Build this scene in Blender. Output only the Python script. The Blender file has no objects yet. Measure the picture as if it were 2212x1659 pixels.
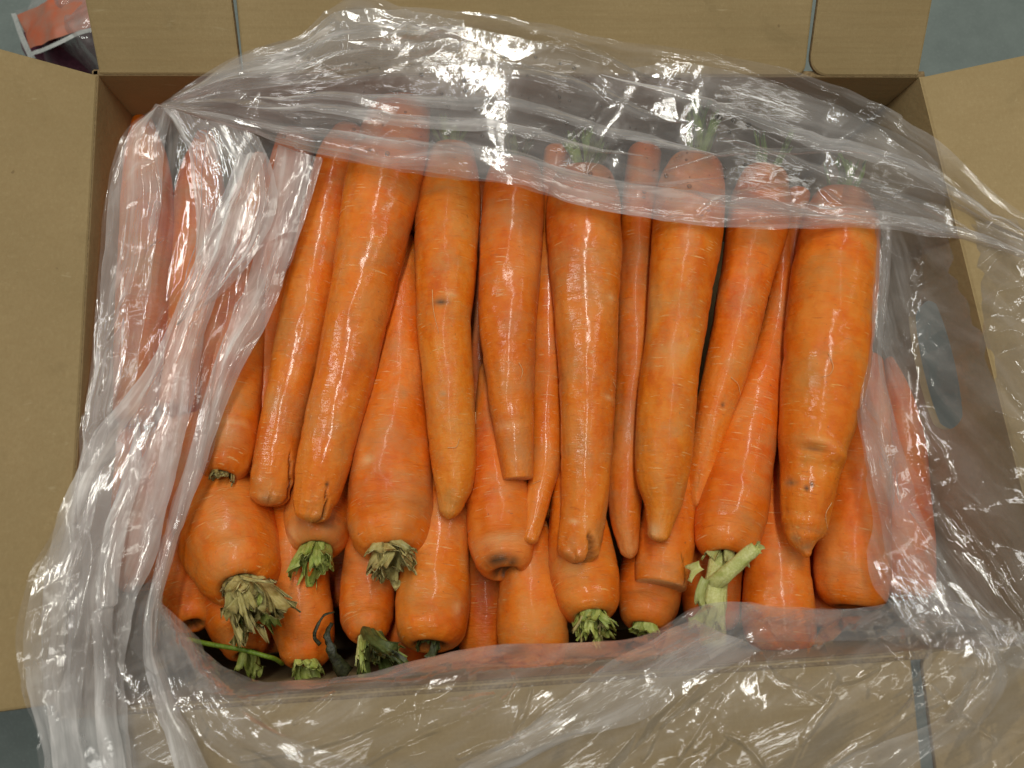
import bpy, math, random
import numpy as np
from mathutils import Vector

SC = bpy.context.scene
COL = SC.collection

# ------------------------------------------------------------------ camera, light, exposure
F = 1720.0; CX = 1106.0; CY = 829.5          # photograph measured at 2212 x 1659
TH = math.radians(13.0); ZC = 0.64; RIM = 0.24
cam = bpy.data.cameras.new('camera'); cam.sensor_width = 36.0; cam.lens = 36.0 * F / 2212.0
cam.clip_start = 0.01; cam.clip_end = 50
cam.dof.use_dof = True; cam.dof.focus_distance = 0.455; cam.dof.aperture_fstop = 9.0
camo = bpy.data.objects.new('camera', cam); COL.objects.link(camo)
camo.location = (0, 0, ZC); camo.rotation_euler = (TH, 0, 0); SC.camera = camo

W = bpy.data.worlds.new('World'); SC.world = W; W.use_nodes = True
bg = W.node_tree.nodes['Background']
bg.inputs[0].default_value = (0.86, 0.95, 0.93, 1); bg.inputs[1].default_value = 0.062

def tube_lamp(name, loc, sx, sy, power, col, rotz=0):
    l = bpy.data.lights.new(name, 'AREA'); l.shape = 'RECTANGLE'; l.size = sx; l.size_y = sy
    l.energy = power; l.color = col
    o = bpy.data.objects.new(name, l); COL.objects.link(o); o.location = loc
    d = Vector((0, 0.12, 0.2)) - Vector(loc)
    o.rotation_euler = d.to_track_quat('-Z', 'Y').to_euler()
    o.rotation_euler.rotate_axis('Z', rotz)
    return o
tube_lamp('ceiling_or_fill_tube', (0.06, 0.85, 2.25), 0.13, 1.9, 30, (1.0, 0.975, 0.88), 0)
tube_lamp('ceiling_or_fill_tube', (0.35, -1.25, 2.30), 1.5, 0.14, 8, (1.0, 0.98, 0.90), 0)  # fill added on the viewer's side to brighten floor, front flap and film
tube_lamp('ceiling_or_fill_tube', (1.35, 0.70, 2.30), 0.16, 1.5, 6, (1.0, 0.97, 0.86), 0.1)
tube_lamp('ceiling_or_fill_tube', (-1.5, 0.55, 2.30), 0.16, 1.5, 12, (1.0, 0.98, 0.92), 0.1)

SC.view_settings.view_transform = 'Standard'; SC.view_settings.look = 'None'
SC.view_settings.exposure = -0.08; SC.view_settings.gamma = 1.0
SC.cycles.max_bounces = 10; SC.cycles.transparent_max_bounces = 32
SC.cycles.diffuse_bounces = 4; SC.cycles.sample_clamp_indirect = 3.0
SC.cycles.caustics_reflective = False; SC.cycles.caustics_refractive = False

# ------------------------------------------------------------------ geometry helpers
cT, sT = math.cos(TH), math.sin(TH)
def ray(u, v):
    u = np.asarray(u, float); v = np.asarray(v, float)
    x = (u - CX) / F; y = -(v - CY) / F
    return np.stack([x, cT * y + sT, sT * y - cT], -1)
def at(u, v, z):                               # point of the room at height z seen at (u, v)
    d = ray(u, v); k = (np.asarray(z, float) - ZC) / d[..., 2]
    return np.array([0, 0, ZC]) + d * k[..., None]
def depth(u, v, z):
    return (np.asarray(z, float) - ZC) / ray(u, v)[..., 2]
def hsh(i, j, s):
    i = np.asarray(i).astype(np.int64); j = np.asarray(j).astype(np.int64)
    h = (i * 374761393 + j * 668265263 + s * 1442695041) & 0xFFFFFFFF
    h = ((h ^ (h >> 13)) * 1274126177) & 0xFFFFFFFF
    h = ((h ^ (h >> 16)) * 2246822519) & 0xFFFFFFFF
    return ((h ^ (h >> 15)) & 0xFFFFFF) / float(0xFFFFFF)
def vnoise(x, y, s=0):                         # smooth value noise -1..1
    i = np.floor(x); j = np.floor(y); a = x - i; b = y - j
    a = a * a * (3 - 2 * a); b = b * b * (3 - 2 * b)
    v = (hsh(i, j, s) * (1 - a) + hsh(i + 1, j, s) * a) * (1 - b) + (hsh(i, j + 1, s) * (1 - a) + hsh(i + 1, j + 1, s) * a) * b
    return v * 2 - 1
def facet(x, y, s=0):                          # crumpled film: random heights joined by flat triangles, -1..1
    i0 = np.floor(x); j0 = np.floor(y); out = np.zeros_like(x); done = np.zeros(x.shape, bool)
    def node(i, j):
        return i + 0.5 + (hsh(i, j, s) - .5) * .86, j + 0.5 + (hsh(i, j, s + 1) - .5) * .86, hsh(i, j, s + 2) * 2 - 1
    for di in (-1, 0, 1):
        for dj in (-1, 0, 1):
            i = i0 + di; j = j0 + dj
            P = [node(i, j), node(i + 1, j), node(i + 1, j + 1), node(i, j + 1)]
            for (a, b, c) in ((0, 1, 2), (0, 2, 3)):
                ax, ay, ah = P[a]; bx, by, bh = P[b]; cx, cy, ch = P[c]
                den = (by - cy) * (ax - cx) + (cx - bx) * (ay - cy)
                den = np.where(np.abs(den) < 1e-9, 1e-9, den)
                w1 = ((by - cy) * (x - cx) + (cx - bx) * (y - cy)) / den
                w2 = ((cy - ay) * (x - cx) + (ax - cx) * (y - cy)) / den
                w3 = 1 - w1 - w2
                m = (w1 >= 0) & (w2 >= 0) & (w3 >= 0) & ~done
                out = np.where(m, w1 * ah + w2 * bh + w3 * ch, out); done |= m
    return out
def cr(P, n=None, t=None):                     # Catmull-Rom through P at n places (by chord length) or at t in 0..1
    P = np.asarray(P, float); d = np.linalg.norm(np.diff(P[:, :2], axis=0), axis=1) if P.shape[1] > 1 else np.ones(len(P) - 1)
    k = np.concatenate([[0], np.cumsum(np.maximum(d, 1e-9))]); k /= k[-1]
    if t is None: t = np.linspace(0, 1, n)
    T = np.empty_like(P)
    T[1:-1] = (P[2:] - P[:-2]) / (k[2:] - k[:-2])[:, None]
    T[0] = (P[1] - P[0]) / (k[1] - k[0]); T[-1] = (P[-1] - P[-2]) / (k[-1] - k[-2])
    i = np.clip(np.searchsorted(k, t, 'right') - 1, 0, len(k) - 2)
    h = (k[i + 1] - k[i])[:, None]; s = ((t - k[i]) / (k[i + 1] - k[i]))[:, None]
    return ((2 * s**3 - 3 * s**2 + 1) * P[i] + (s**3 - 2 * s**2 + s) * h * T[i] + (-2 * s**3 + 3 * s**2) * P[i + 1] + (s**3 - s**2) * h * T[i + 1])

def mesh(name, V, faces, mat, parent=None, smooth=True, attrs=None, origin=None):
    V = np.asarray(V, float)
    if parent is not None: V = V - np.array(parent.location)
    elif origin is not None: V = V - np.array(origin)
    me = bpy.data.meshes.new(name)
    if isinstance(faces, np.ndarray):
        nf, k = faces.shape
        me.vertices.add(len(V)); me.vertices.foreach_set('co', V.astype(np.float32).ravel())
        me.loops.add(nf * k); me.loops.foreach_set('vertex_index', faces.astype(np.int32).ravel())
        me.polygons.add(nf); me.polygons.foreach_set('loop_start', np.arange(0, nf * k, k, dtype=np.int32))
        me.update(calc_edges=True)
    else:
        me.from_pydata([tuple(v) for v in V], [], faces)
    if smooth: me.polygons.foreach_set('use_smooth', np.ones(len(me.polygons), bool))
    for an, av in (attrs or {}).items():
        av = np.asarray(av, np.float32)
        if av.ndim == 1:
            me.attributes.new(an, 'FLOAT', 'POINT').data.foreach_set('value', av)
        else:
            me.attributes.new(an, 'FLOAT_VECTOR', 'POINT').data.foreach_set('vector', av.ravel())
    me.materials.append(mat); me.update()
    o = bpy.data.objects.new(name, me); COL.objects.link(o)
    if parent is not None: o.parent = parent
    elif origin is not None: o.location = origin
    return o
def tag(o, label=None, cat=None, group=None, kind=None):
    if label: o['label'] = label
    if cat: o['category'] = cat
    if group: o['group'] = group
    if kind: o['kind'] = kind
    return o
def thing(name, loc, label, cat, group=None):
    o = bpy.data.objects.new(name, None); COL.objects.link(o); o.location = loc; o.empty_display_size = .02
    return tag(o, label, cat, group)
def gridfaces(nu, nv, close=False):            # rows u (nu), columns v (nv), index u*nv+v
    u = np.arange(nu - 1); v = np.arange(nv if close else nv - 1)
    U, Vv = np.meshgrid(u, v, indexing='ij'); V2 = (Vv + 1) % nv
    return np.stack([U * nv + Vv, U * nv + V2, (U + 1) * nv + V2, (U + 1) * nv + Vv], -1).reshape(-1, 4)

# ------------------------------------------------------------------ materials
class NT:
    def __init__(s, name):
        s.m = bpy.data.materials.new(name); s.m.use_nodes = True; s.t = s.m.node_tree
        s.t.nodes.clear(); s.out = s.n('ShaderNodeOutputMaterial')
    def n(s, ty, **kw):
        nd = s.t.nodes.new(ty)
        for k, v in kw.items():
            if k.startswith('i_'):
                key = k[2:]; key = int(key) if key.isdigit() else key.replace('_', ' ')
                if hasattr(v, 'is_linked'): s.t.links.new(v, nd.inputs[key])
                else: nd.inputs[key].default_value = v
            else: setattr(nd, k, v)
        return nd
    def l(s, a, b): s.t.links.new(a, b)
    def math(s, op, a, b=0.0, c=0.0, clamp=False):
        nd = s.n('ShaderNodeMath', operation=op, use_clamp=clamp)
        for i, v in enumerate((a, b, c)):
            if hasattr(v, 'is_linked'): s.l(v, nd.inputs[i])
            else: nd.inputs[i].default_value = v
        return nd.outputs[0]
    def mix(s, f, a, b, blend='MIX'):
        nd = s.n('ShaderNodeMix', data_type='RGBA', blend_type=blend)
        for i, v in ((0, f), (6, a), (7, b)):
            if hasattr(v, 'is_linked'): s.l(v, nd.inputs[i])
            else: nd.inputs[i].default_value = v if i == 0 else (*v, 1)
        return nd.outputs[2]
    def ramp(s, f, stops, interp='LINEAR'):
        nd = s.n('ShaderNodeValToRGB'); r = nd.color_ramp; r.interpolation = interp
        while len(r.elements) < len(stops): r.elements.new(.5)
        for e, (p, c) in zip(r.elements, stops):
            e.position = p; e.color = (*c, 1) if isinstance(c, tuple) else (c, c, c, 1)
        s.l(f, nd.inputs[0]); return nd.outputs[0]
    def noise(s, vec, scale, detail=3, rough=.55, dist=0.0):
        nd = s.n('ShaderNodeTexNoise'); s.l(vec, nd.inputs['Vector'])
        nd.inputs['Scale'].default_value = scale; nd.inputs['Detail'].default_value = detail
        nd.inputs['Roughness'].default_value = rough; nd.inputs['Distortion'].default_value = dist
        return nd.outputs[0]
    def mapv(s, vec, scale=(1, 1, 1), rot=(0, 0, 0), loc=(0, 0, 0)):
        nd = s.n('ShaderNodeMapping'); s.l(vec, nd.inputs[0]); nd.inputs['Scale'].default_value = scale
        nd.inputs['Rotation'].default_value = rot
        if hasattr(loc, 'is_linked'): s.l(loc, nd.inputs['Location'])
        else: nd.inputs['Location'].default_value = loc
        return nd.outputs[0]
    def bump(s, h, strength, dist, normal=None):
        nd = s.n('ShaderNodeBump'); nd.inputs['Strength'].default_value = strength; nd.inputs['Distance'].default_value = dist
        s.l(h, nd.inputs['Height'])
        if normal is not None: s.l(normal, nd.inputs['Normal'])
        return nd.outputs[0]
    def done(s, sh): s.l(sh, s.out.inputs[0]); return s.m

def mat_carrot():
    b = NT('carrot_skin')
    co = b.n('ShaderNodeAttribute', attribute_name='co').outputs['Vector']
    scar = b.n('ShaderNodeAttribute', attribute_name='scar').outputs['Fac']
    pale = b.n('ShaderNodeAttribute', attribute_name='pale').outputs['Fac']
    tip = b.n('ShaderNodeAttribute', attribute_name='tipness').outputs['Fac']
    oi = b.n('ShaderNodeObjectInfo')
    off = b.n('ShaderNodeCombineXYZ'); b.l(b.math('MULTIPLY', oi.outputs['Random'], 37.0), off.inputs[0]); b.l(b.math('MULTIPLY', oi.outputs['Random'], 91.0), off.inputs[2])
    p = b.mapv(co, loc=off.outputs[0])
    n1 = b.noise(b.mapv(p, (55, 55, 28)), 1.0, 3, .6)
    n2 = b.noise(b.mapv(p, (150, 150, 210)), 1.0, 4, .65, .4)
    base = b.ramp(n1, [(0.30, (0.60, 0.100, 0.002)), (0.45, (0.71, 0.150, 0.003)), (0.55, (0.74, 0.186, 0.009)), (0.66, (0.73, 0.225, 0.032))])
    base = b.mix(b.ramp(n2, [(.48, 0.0), (.78, .40)]), base, (0.74, 0.28, 0.060))
    base = b.mix(b.ramp(n2, [(.28, .45), (.46, 0.0)]), base, (0.55, 0.10, 0.008))
    base = b.mix(b.math('MULTIPLY', tip, .28), base, (0.70, 0.25, 0.025))
    # short pale transverse lenticel lines
    ln = b.noise(b.mapv(p, (120, 120, 1050)), 1.0, 2, .5)
    lm = b.noise(b.mapv(p, (90, 90, 60)), 1.0, 1, .5)
    line = b.math('MULTIPLY', b.ramp(ln, [(.64, 0.0), (.70, 1.0)]), b.ramp(lm, [(.42, 0.0), (.52, 1.0)]))
    base = b.mix(b.math('MULTIPLY', line, .75), base, (0.82, 0.42, 0.16))
    dk = b.noise(b.mapv(p, (100, 100, 800), loc=(5, 3, 9)), 1.0, 2, .5)
    base = b.mix(b.ramp(dk, [(.66, 0.0), (.74, .45)]), base, (0.42, 0.085, 0.01))
    # specks and thin dirt film
    sp = b.noise(b.mapv(p, (420, 420, 420)), 1.0, 2, .6)
    base = b.mix(b.ramp(sp, [(.70, 0.0), (.76, .55)]), base, (0.30, 0.10, 0.03))
    dust = b.noise(b.mapv(p, (36, 36, 40), loc=(3, 1, 7)), 1.0, 5, .7)
    base = b.mix(b.ramp(dust, [(.47, 0.0), (.64, .58)]), base, (0.52, 0.225, 0.065))
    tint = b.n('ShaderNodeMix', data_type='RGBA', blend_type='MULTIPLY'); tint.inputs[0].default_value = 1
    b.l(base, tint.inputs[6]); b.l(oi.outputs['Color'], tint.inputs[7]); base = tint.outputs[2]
    base = b.mix(b.math('MULTIPLY', pale, .85), base, (0.80, 0.46, 0.20))
    base = b.mix(scar, base, (0.085, 0.036, 0.010))
    pr = b.n('ShaderNodeBsdfPrincipled'); b.l(base, pr.inputs['Base Color'])
    wet = b.noise(b.mapv(p, (60, 60, 22), loc=(8, 8, 8)), 1.0, 4, .65)
    rg = b.ramp(wet, [(.38, .66), (.52, .55), (.64, .46)])
    b.l(rg, pr.inputs['Roughness']); pr.inputs['Specular IOR Level'].default_value = .32
    fleck = b.noise(b.mapv(p, (330, 330, 260), loc=(2, 2, 2)), 1.0, 3, .6)
    cw = b.math('MULTIPLY', b.ramp(wet, [(.36, .05), (.46, .45), (.54, 1.0)]), b.ramp(fleck, [(.38, .25), (.56, 1.0)]))
    b.l(b.math('MULTIPLY', cw, oi.outputs['Alpha'], clamp=True), pr.inputs['Coat Weight']); pr.inputs['Coat Roughness'].default_value = .13; pr.inputs['Coat IOR'].default_value = 1.5
    pr.inputs['Subsurface Weight'].default_value = .18; pr.inputs['Subsurface Radius'].default_value = (.005, .0016, .0006)
    pr.inputs['Subsurface Scale'].default_value = 1.0
    h = b.math('ADD', b.math('MULTIPLY', ln, -.5), b.math('MULTIPLY', n2, .8))
    h = b.math('ADD', h, b.math('MULTIPLY', b.noise(b.mapv(p, (300, 300, 420)), 1.0, 3, .6), .55))
    h = b.math('ADD', h, b.math('MULTIPLY', line, .35))
    b.l(b.bump(h, .50, .0009), pr.inputs['Normal'])
    b.l(b.bump(h, .26, .0005), pr.inputs['Coat Normal'])
    return b.done(pr.outputs[0])

def mat_leaf(name, c1, c2, c3):
    b = NT(name)
    uvw = b.n('ShaderNodeAttribute', attribute_name='co').outputs['Vector']
    oi = b.n('ShaderNodeObjectInfo')
    g = b.n('ShaderNodeSeparateXYZ'); b.l(uvw, g.inputs[0])
    str_ = b.noise(b.mapv(uvw, (900, 900, 60)), 1.0, 3, .6)
    n = b.noise(uvw, 170.0, 3, .6)
    c = b.mix(b.ramp(str_, [(.35, 0.0), (.65, 1.0)]), c1, c2)
    c = b.mix(b.ramp(n, [(.48, 0.0), (.68, .8)]), c, c3)
    v = b.ramp(oi.outputs['Random'], [(0, (.58, .60, .55)), (1, (.98, .94, .90))])
    m = b.n('ShaderNodeMix', data_type='RGBA', blend_type='MULTIPLY'); m.inputs[0].default_value = 1; b.l(c, m.inputs[6]); b.l(v, m.inputs[7])
    pr = b.n('ShaderNodeBsdfPrincipled'); b.l(m.outputs[2], pr.inputs['Base Color']); pr.inputs['Roughness'].default_value = .48
    pr.inputs['Subsurface Weight'].default_value = .15; pr.inputs['Subsurface Radius'].default_value = (.002, .002, .001); pr.inputs['Subsurface Scale'].default_value = 1
    b.l(b.bump(str_, .6, .0008), pr.inputs['Normal'])
    return b.done(pr.outputs[0])

def mat_card(name, k=1.0):
    b = NT(name)
    tc = b.n('ShaderNodeTexCoord').outputs['Object']
    flute = b.noise(b.mapv(tc, (14, 260, 260)), 1.0, 2, .5)
    flute2 = b.noise(b.mapv(tc, (260, 14, 30)), 1.0, 2, .5)
    blotch = b.noise(tc, 9.0, 4, .6)
    fib = b.noise(b.mapv(tc, (700, 420, 700)), 1.0, 4, .7)
    c = b.ramp(blotch, [(.3, (.295 * k, .217 * k, .103 * k)), (.7, (.360 * k, .264 * k, .132 * k))])
    c = b.mix(b.ramp(fib, [(.35, .32), (.6, 0.0)]), c, (.26 * k, .18 * k, .08 * k))
    c = b.mix(b.ramp(fib, [(.60, .0), (.8, .35)]), c, (.47 * k, .36 * k, .19 * k))
    c = b.mix(b.ramp(b.noise(tc, 150.0, 1, .5), [(.80, 0.0), (.83, .55)]), c, (.12 * k, .08 * k, .04 * k))
    c = b.mix(b.math('MULTIPLY', b.ramp(flute, [(.4, 0.0), (.65, 1.0)]), .16), c, (.28 * k, .19 * k, .085 * k))
    st = b.noise(b.mapv(tc, (1, 1, 1), loc=(4, 2, 1)), 26.0, 5, .7, .8)
    c = b.mix(b.ramp(st, [(.56, 0.0), (.72, .40)]), c, (.20 * k, .145 * k, .065 * k))
    scf = b.noise(b.mapv(tc, (30, 210, 210), rot=(0, 0, .6)), 1.0, 3, .6, .5)
    c = b.mix(b.ramp(scf, [(.67, 0.0), (.74, .35)]), c, (.46 * k, .37 * k, .22 * k))
    pr = b.n('ShaderNodeBsdfPrincipled'); b.l(c, pr.inputs['Base Color']); pr.inputs['Roughness'].default_value = .78
    pr.inputs['Specular IOR Level'].default_value = .25
    h = b.math('ADD', b.math('MULTIPLY', flute, .7), b.math('MULTIPLY', fib, .25)); h = b.math('ADD', h, b.math('MULTIPLY', b.noise(tc, 20.0, 2, .5), 2.0))
    b.l(b.bump(h, .35, .0009), pr.inputs['Normal'])
    return b.done(pr.outputs[0])

def mat_floor():
    b = NT('floor_vinyl')
    tc = b.n('ShaderNodeTexCoord').outputs['Object']
    c = b.ramp(b.noise(tc, 38.0, 5, .7), [(.3, (.135, .165, .155)), (.7, (.170, .205, .192))])
    c = b.mix(b.ramp(b.noise(tc, 420.0, 2, .6), [(.55, 0.0), (.75, .35)]), c, (.25, .29, .27))
    pr = b.n('ShaderNodeBsdfPrincipled'); b.l(c, pr.inputs['Base Color']); pr.inputs['Roughness'].default_value = .55
    b.l(b.bump(b.noise(tc, 300.0, 3, .6), .2, .001), pr.inputs['Normal'])
    return b.done(pr.outputs[0])

def mat_film(name, veil=.145, gloss=1.5, rough=.06, bump=.16):
    b = NT(name)
    tc = b.n('ShaderNodeTexCoord').outputs['Object']
    fc = b.n('ShaderNodeAttribute', attribute_name='fold').outputs['Vector']     # along / across the pleats, metres
    n = b.noise(b.mapv(fc, (9, 95, 1)), 1.0, 4, .6, .5); nb = b.noise(tc, 30.0, 3, .6)
    n2 = b.noise(tc, 260.0, 2, .5)
    h = b.math('ADD', b.math('MULTIPLY', b.noise(b.mapv(fc, (40, 420, 1)), 1.0, 2, .5, .6), 1.0), b.math('MULTIPLY', n2, .5))
    nrm = b.bump(h, bump, .0012)
    tr = b.n('ShaderNodeBsdfTransparent'); tr.inputs[0].default_value = (.955, .95, .95, 1)
    df = b.n('ShaderNodeBsdfDiffuse'); df.inputs[0].default_value = (.94, .91, .89, 1); b.l(nrm, df.inputs['Normal'])
    tl = b.n('ShaderNodeBsdfTranslucent'); tl.inputs[0].default_value = (.94, .91, .89, 1)
    mv = b.n('ShaderNodeMixShader'); mv.inputs[0].default_value = .22; b.l(df.outputs[0], mv.inputs[1]); b.l(tl.outputs[0], mv.inputs[2])
    lw = b.n('ShaderNodeLayerWeight'); lw.inputs[0].default_value = .30
    v0 = b.math('MULTIPLY', b.ramp(n, [(.30, veil * .45), (.50, veil * .85), (.72, veil * 1.8)]), b.ramp(nb, [(.3, .7), (.7, 1.3)]))
    vf = b.math('MULTIPLY', v0, b.math('MULTIPLY_ADD', lw.outputs['Facing'], 2.2, .65), clamp=True)
    m1 = b.n('ShaderNodeMixShader'); b.l(vf, m1.inputs[0]); b.l(tr.outputs[0], m1.inputs[1]); b.l(mv.outputs[0], m1.inputs[2])
    g1 = b.n('ShaderNodeBsdfGlossy'); g1.inputs['Roughness'].default_value = rough; b.l(nrm, g1.inputs['Normal'])
    g2 = b.n('ShaderNodeBsdfGlossy'); g2.inputs['Roughness'].default_value = .21; b.l(nrm, g2.inputs['Normal'])
    gl = b.n('ShaderNodeMixShader'); gl.inputs[0].default_value = .25; b.l(g1.outputs[0], gl.inputs[1]); b.l(g2.outputs[0], gl.inputs[2])
    fr = b.n('ShaderNodeFresnel'); fr.inputs[0].default_value = 1.45; b.l(nrm, fr.inputs['Normal'])
    ff = b.math('MINIMUM', b.math('MULTIPLY', fr.outputs[0], gloss), .28)
    m2 = b.n('ShaderNodeMixShader'); b.l(ff, m2.inputs[0]); b.l(m1.outputs[0], m2.inputs[1]); b.l(gl.outputs[0], m2.inputs[2])
    return b.done(m2.outputs[0])

def mat_plain(name, col, rough=.5, col2=None, scale=200., bump=0., spec=.5):
    b = NT(name); tc = b.n('ShaderNodeTexCoord').outputs['Object']
    n = b.noise(tc, scale, 4, .65)
    c = b.mix(b.ramp(n, [(.35, 0.0), (.65, 1.0)]), col, col2 or tuple(x * .8 for x in col))
    pr = b.n('ShaderNodeBsdfPrincipled'); b.l(c, pr.inputs['Base Color']); pr.inputs['Roughness'].default_value = rough
    pr.inputs['Specular IOR Level'].default_value = spec
    if bump: b.l(b.bump(n, bump, .001), pr.inputs['Normal'])
    return b.done(pr.outputs[0])

M_CAR = mat_carrot()
M_PALE = mat_leaf('dry_leaf_base', (.50, .43, .15), (.66, .58, .26), (.34, .28, .08))
M_GREEN = mat_leaf('green_leaf_base', (.36, .44, .08), (.54, .60, .19), (.20, .30, .03))
M_WHITE = mat_leaf('white_leaf_base', (.56, .58, .20), (.68, .70, .32), (.42, .48, .12))
M_DARK = mat_leaf('dark_leaf', (.075, .10, .02), (.14, .17, .05), (.025, .03, .008))
M_TUFT = mat_leaf('brown_leaf_base', (.20, .15, .06), (.32, .26, .11), (.09, .06, .02))
M_STEM = mat_leaf('fresh_stem', (.19, .33, .02), (.30, .46, .05), (.13, .24, .015))
M_HAIR = mat_plain('root_hair', (.80, .50, .24), .6)
M_CARD = mat_card('cardboard'); M_EDGE = mat_plain('cardboard_cut_edge', (.26, .18, .085), .9, (.14, .09, .04), 700)
M_FLOOR = mat_floor()
M_FILM = mat_film('plastic_film'); M_PLEAT = mat_film('plastic_film_double', .31); M_BUNCH = mat_film('plastic_film_bunched', .50, 1.5, .07)

# ------------------------------------------------------------------ floor
fl = mesh('floor', [(-4, -4, 0), (4, -4, 0), (4, 4, 0), (-4, 4, 0)], [(0, 1, 2, 3)], M_FLOOR, smooth=False)
tag(fl, kind='structure')

# ------------------------------------------------------------------ cardboard box
TL = at(212, 162, RIM); TR = at(1986, 166, RIM); BR = at(2290, 1385, RIM); BL = at(135, 1535, RIM)
ctr = (TL + TR + BL + BR) / 4
box = thing('cardboard_box', (ctr[0], ctr[1], 0.0), 'open brown cardboard box with its flaps folded out, full of carrots in a clear bag', 'box')
TK = .004
def norm(v): return v / np.linalg.norm(v)
def prism(name, poly, nrm, th, mat, parent, label=None, smooth=False, bev=.0006):
    poly = np.asarray(poly); n = len(poly)
    V = np.concatenate([poly, poly - nrm * th])
    Fc = [tuple(range(n)), tuple(range(2 * n - 1, n - 1, -1))] + [(i, n + i, n + (i + 1) % n, (i + 1) % n) for i in range(n)]
    o = mesh(name, V, Fc, mat, parent, smooth)
    o.data.materials.append(M_EDGE)
    for p in list(o.data.polygons)[2:]: p.material_index = 1
    if bev:
        md = o.modifiers.new('bevel', 'BEVEL'); md.width = bev; md.segments = 2; md.limit_method = 'ANGLE'
    if label: o['label'] = label
    return o
def wall(A, B, label):
    A = A.copy(); B = B.copy(); A2 = A * [1, 1, 0] + [0, 0, .004]; B2 = B * [1, 1, 0] + [0, 0, .004]
    e = norm(B - A); nrm = np.array([-e[1], e[0], 0.])
    if nrm @ (ctr - A) < 0: nrm = -nrm
    A[2] -= .0003; B[2] -= .0003
    A -= e * .0036; A2 -= e * .0036; B += e * .0036; B2 += e * .0036
    return prism('wall', [A2, B2, B, A], nrm, TK, M_CARD, box, label)
wall(TL, TR, 'shaded back wall of the box'); wall(BL, TL, 'left wall of the box'); wall(BL, BR, 'front wall of the box')
# right wall with its oblong hand hole
e = norm(BR - TR); nr = np.array([-e[1], e[0], 0.]); nr = nr if nr @ (ctr - TR) > 0 else -nr
LEAN = .20
def onwall(u, v):
    nt = nr + LEAN * np.array([0, 0, 1.])                        # the wall bows: its foot stands further in than its rim
    d = ray(u, v); k = ((TR - np.array([0, 0, ZC])) @ nt) / (d @ nt); P = np.array([0, 0, ZC]) + d * k
    return (P - TR) @ e, P[2]
Lw = np.linalg.norm(BR - TR)
h0 = onwall(2008, 690); h1 = onwall(2030, 885)
print('hole', h0, h1, Lw)
hc = np.array([(h0[0] + h1[0]) / 2, (h0[1] + h1[1]) / 2]); hl = abs(h1[0] - h0[0]) / 2 + .012; hh = .0145
N = 64; ang = np.linspace(0, 2 * math.pi, N, endpoint=False)
inner = np.stack([hc[0] + np.clip(np.cos(ang) * 1.6, -1, 1) * (hl - hh) + hh * np.cos(ang), hc[1] + hh * np.sin(ang)], -1)
x0, x1, y0, y1 = 0, Lw, .004, RIM - .0003
outer = []
for a in ang:
    c, s = math.cos(a), math.sin(a)
    k = min((x1 - hc[0]) / c if c > 1e-9 else 9e9, (x0 - hc[0]) / c if c < -1e-9 else 9e9, (y1 - hc[1]) / s if s > 1e-9 else 9e9, (y0 - hc[1]) / s if s < -1e-9 else 9e9)
    outer.append((hc[0] + c * k, hc[1] + s * k))
outer = np.array(outer)
for cx_, cy_ in ((x0, y0), (x0, y1), (x1, y0), (x1, y1)):
    outer[np.argmin(np.hypot(outer[:, 0] - cx_, outer[:, 1] - cy_))] = (cx_, cy_)
def w3(q, off): return TR * [1, 1, 0] + e * q[0] + np.array([0, 0, q[1]]) - nr * off + nr * LEAN * (RIM - q[1])
V = [w3(q, 0) for q in inner] + [w3(q, 0) for q in outer] + [w3(q, TK) for q in inner] + [w3(q, TK) for q in outer]
Fc = []
for i in range(N):
    j = (i + 1) % N
    Fc += [(i, j, N + j, N + i), (2 * N + i, 3 * N + i, 3 * N + j, 2 * N + j), (i, 2 * N + i, 2 * N + j, j), (N + i, N + j, 3 * N + j, 3 * N + i)]
mesh('wall', V, Fc, M_CARD, box, smooth=False)['label'] = 'right wall of the box with an oblong hand hole'
prism('base', [q * [1, 1, 0] + [0, 0, .0035] for q in (TL, BL, BR, TR)], np.array([0, 0, 1.]), .003, M_CARD, box)

def flap(A, B, a0, a1, L, slope, label, r0=0., r1=0., t0=0., t1=0., bend=0.):
    """panel hinged on rim A-B between distances a0..a1, length L outward; r0/r1 = rounded hinge-side corners; t0/t1 = how far the free end is wider"""
    e = norm(B - A); o = np.array([-e[1], e[0], 0.]); o = -o if o @ (ctr - A) > 0 else o
    out = o * math.cos(slope) + np.array([0, 0, 1.]) * math.sin(slope); up = np.array([0, 0, 1.]) * math.cos(slope) - o * math.sin(slope)
    pts = []
    def arc(cx_, cy_, r, f, t):
        for q in np.linspace(f, t, 7): pts.append((cx_ + r * math.cos(q), cy_ + r * math.sin(q)))
    g = .0
    if r0: arc(a0 + r0, g + r0, r0, math.pi, 1.5 * math.pi)
    else: pts.append((a0, g))
    if r1: arc(a1 - r1, g + r1, r1, 1.5 * math.pi, 2 * math.pi)
    else: pts.append((a1, g))
    for k in np.linspace(0, 1, 2): pass
    pts += [(a1 + t1, L), (a0 - t0, L)]
    P = [A + e * p + out * q for p, q in pts]
    if np.cross(P[1] - P[0], P[-1] - P[0]) @ up < 0: P = P[::-1]
    return prism('flap', P, up, TK, M_CARD, box, label, bev=.0014)
LT = np.linalg.norm(TR - TL)
def along(A, B, u, v):
    d = B - A; P = at(u, v, RIM); return (P - A) @ norm(d)
sA = along(TL, TR, 521, 164); sB = along(TL, TR, 525, 164); sC = along(TL, TR, 1739, 165); sD = along(TL, TR, 1744, 165)
R = math.radians
flap(TL, TR, 0.0005, sA, .14, R(37), 'left back flap behind the slit', 0, .003)
flap(TL, TR, sB, sC, .14, R(32), 'wide middle back flap', .003, .006)
flap(TL, TR, sD, LT - .0005, .14, R(36), 'right back flap with a rounded corner', .011, 0, 0, .0)
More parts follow.
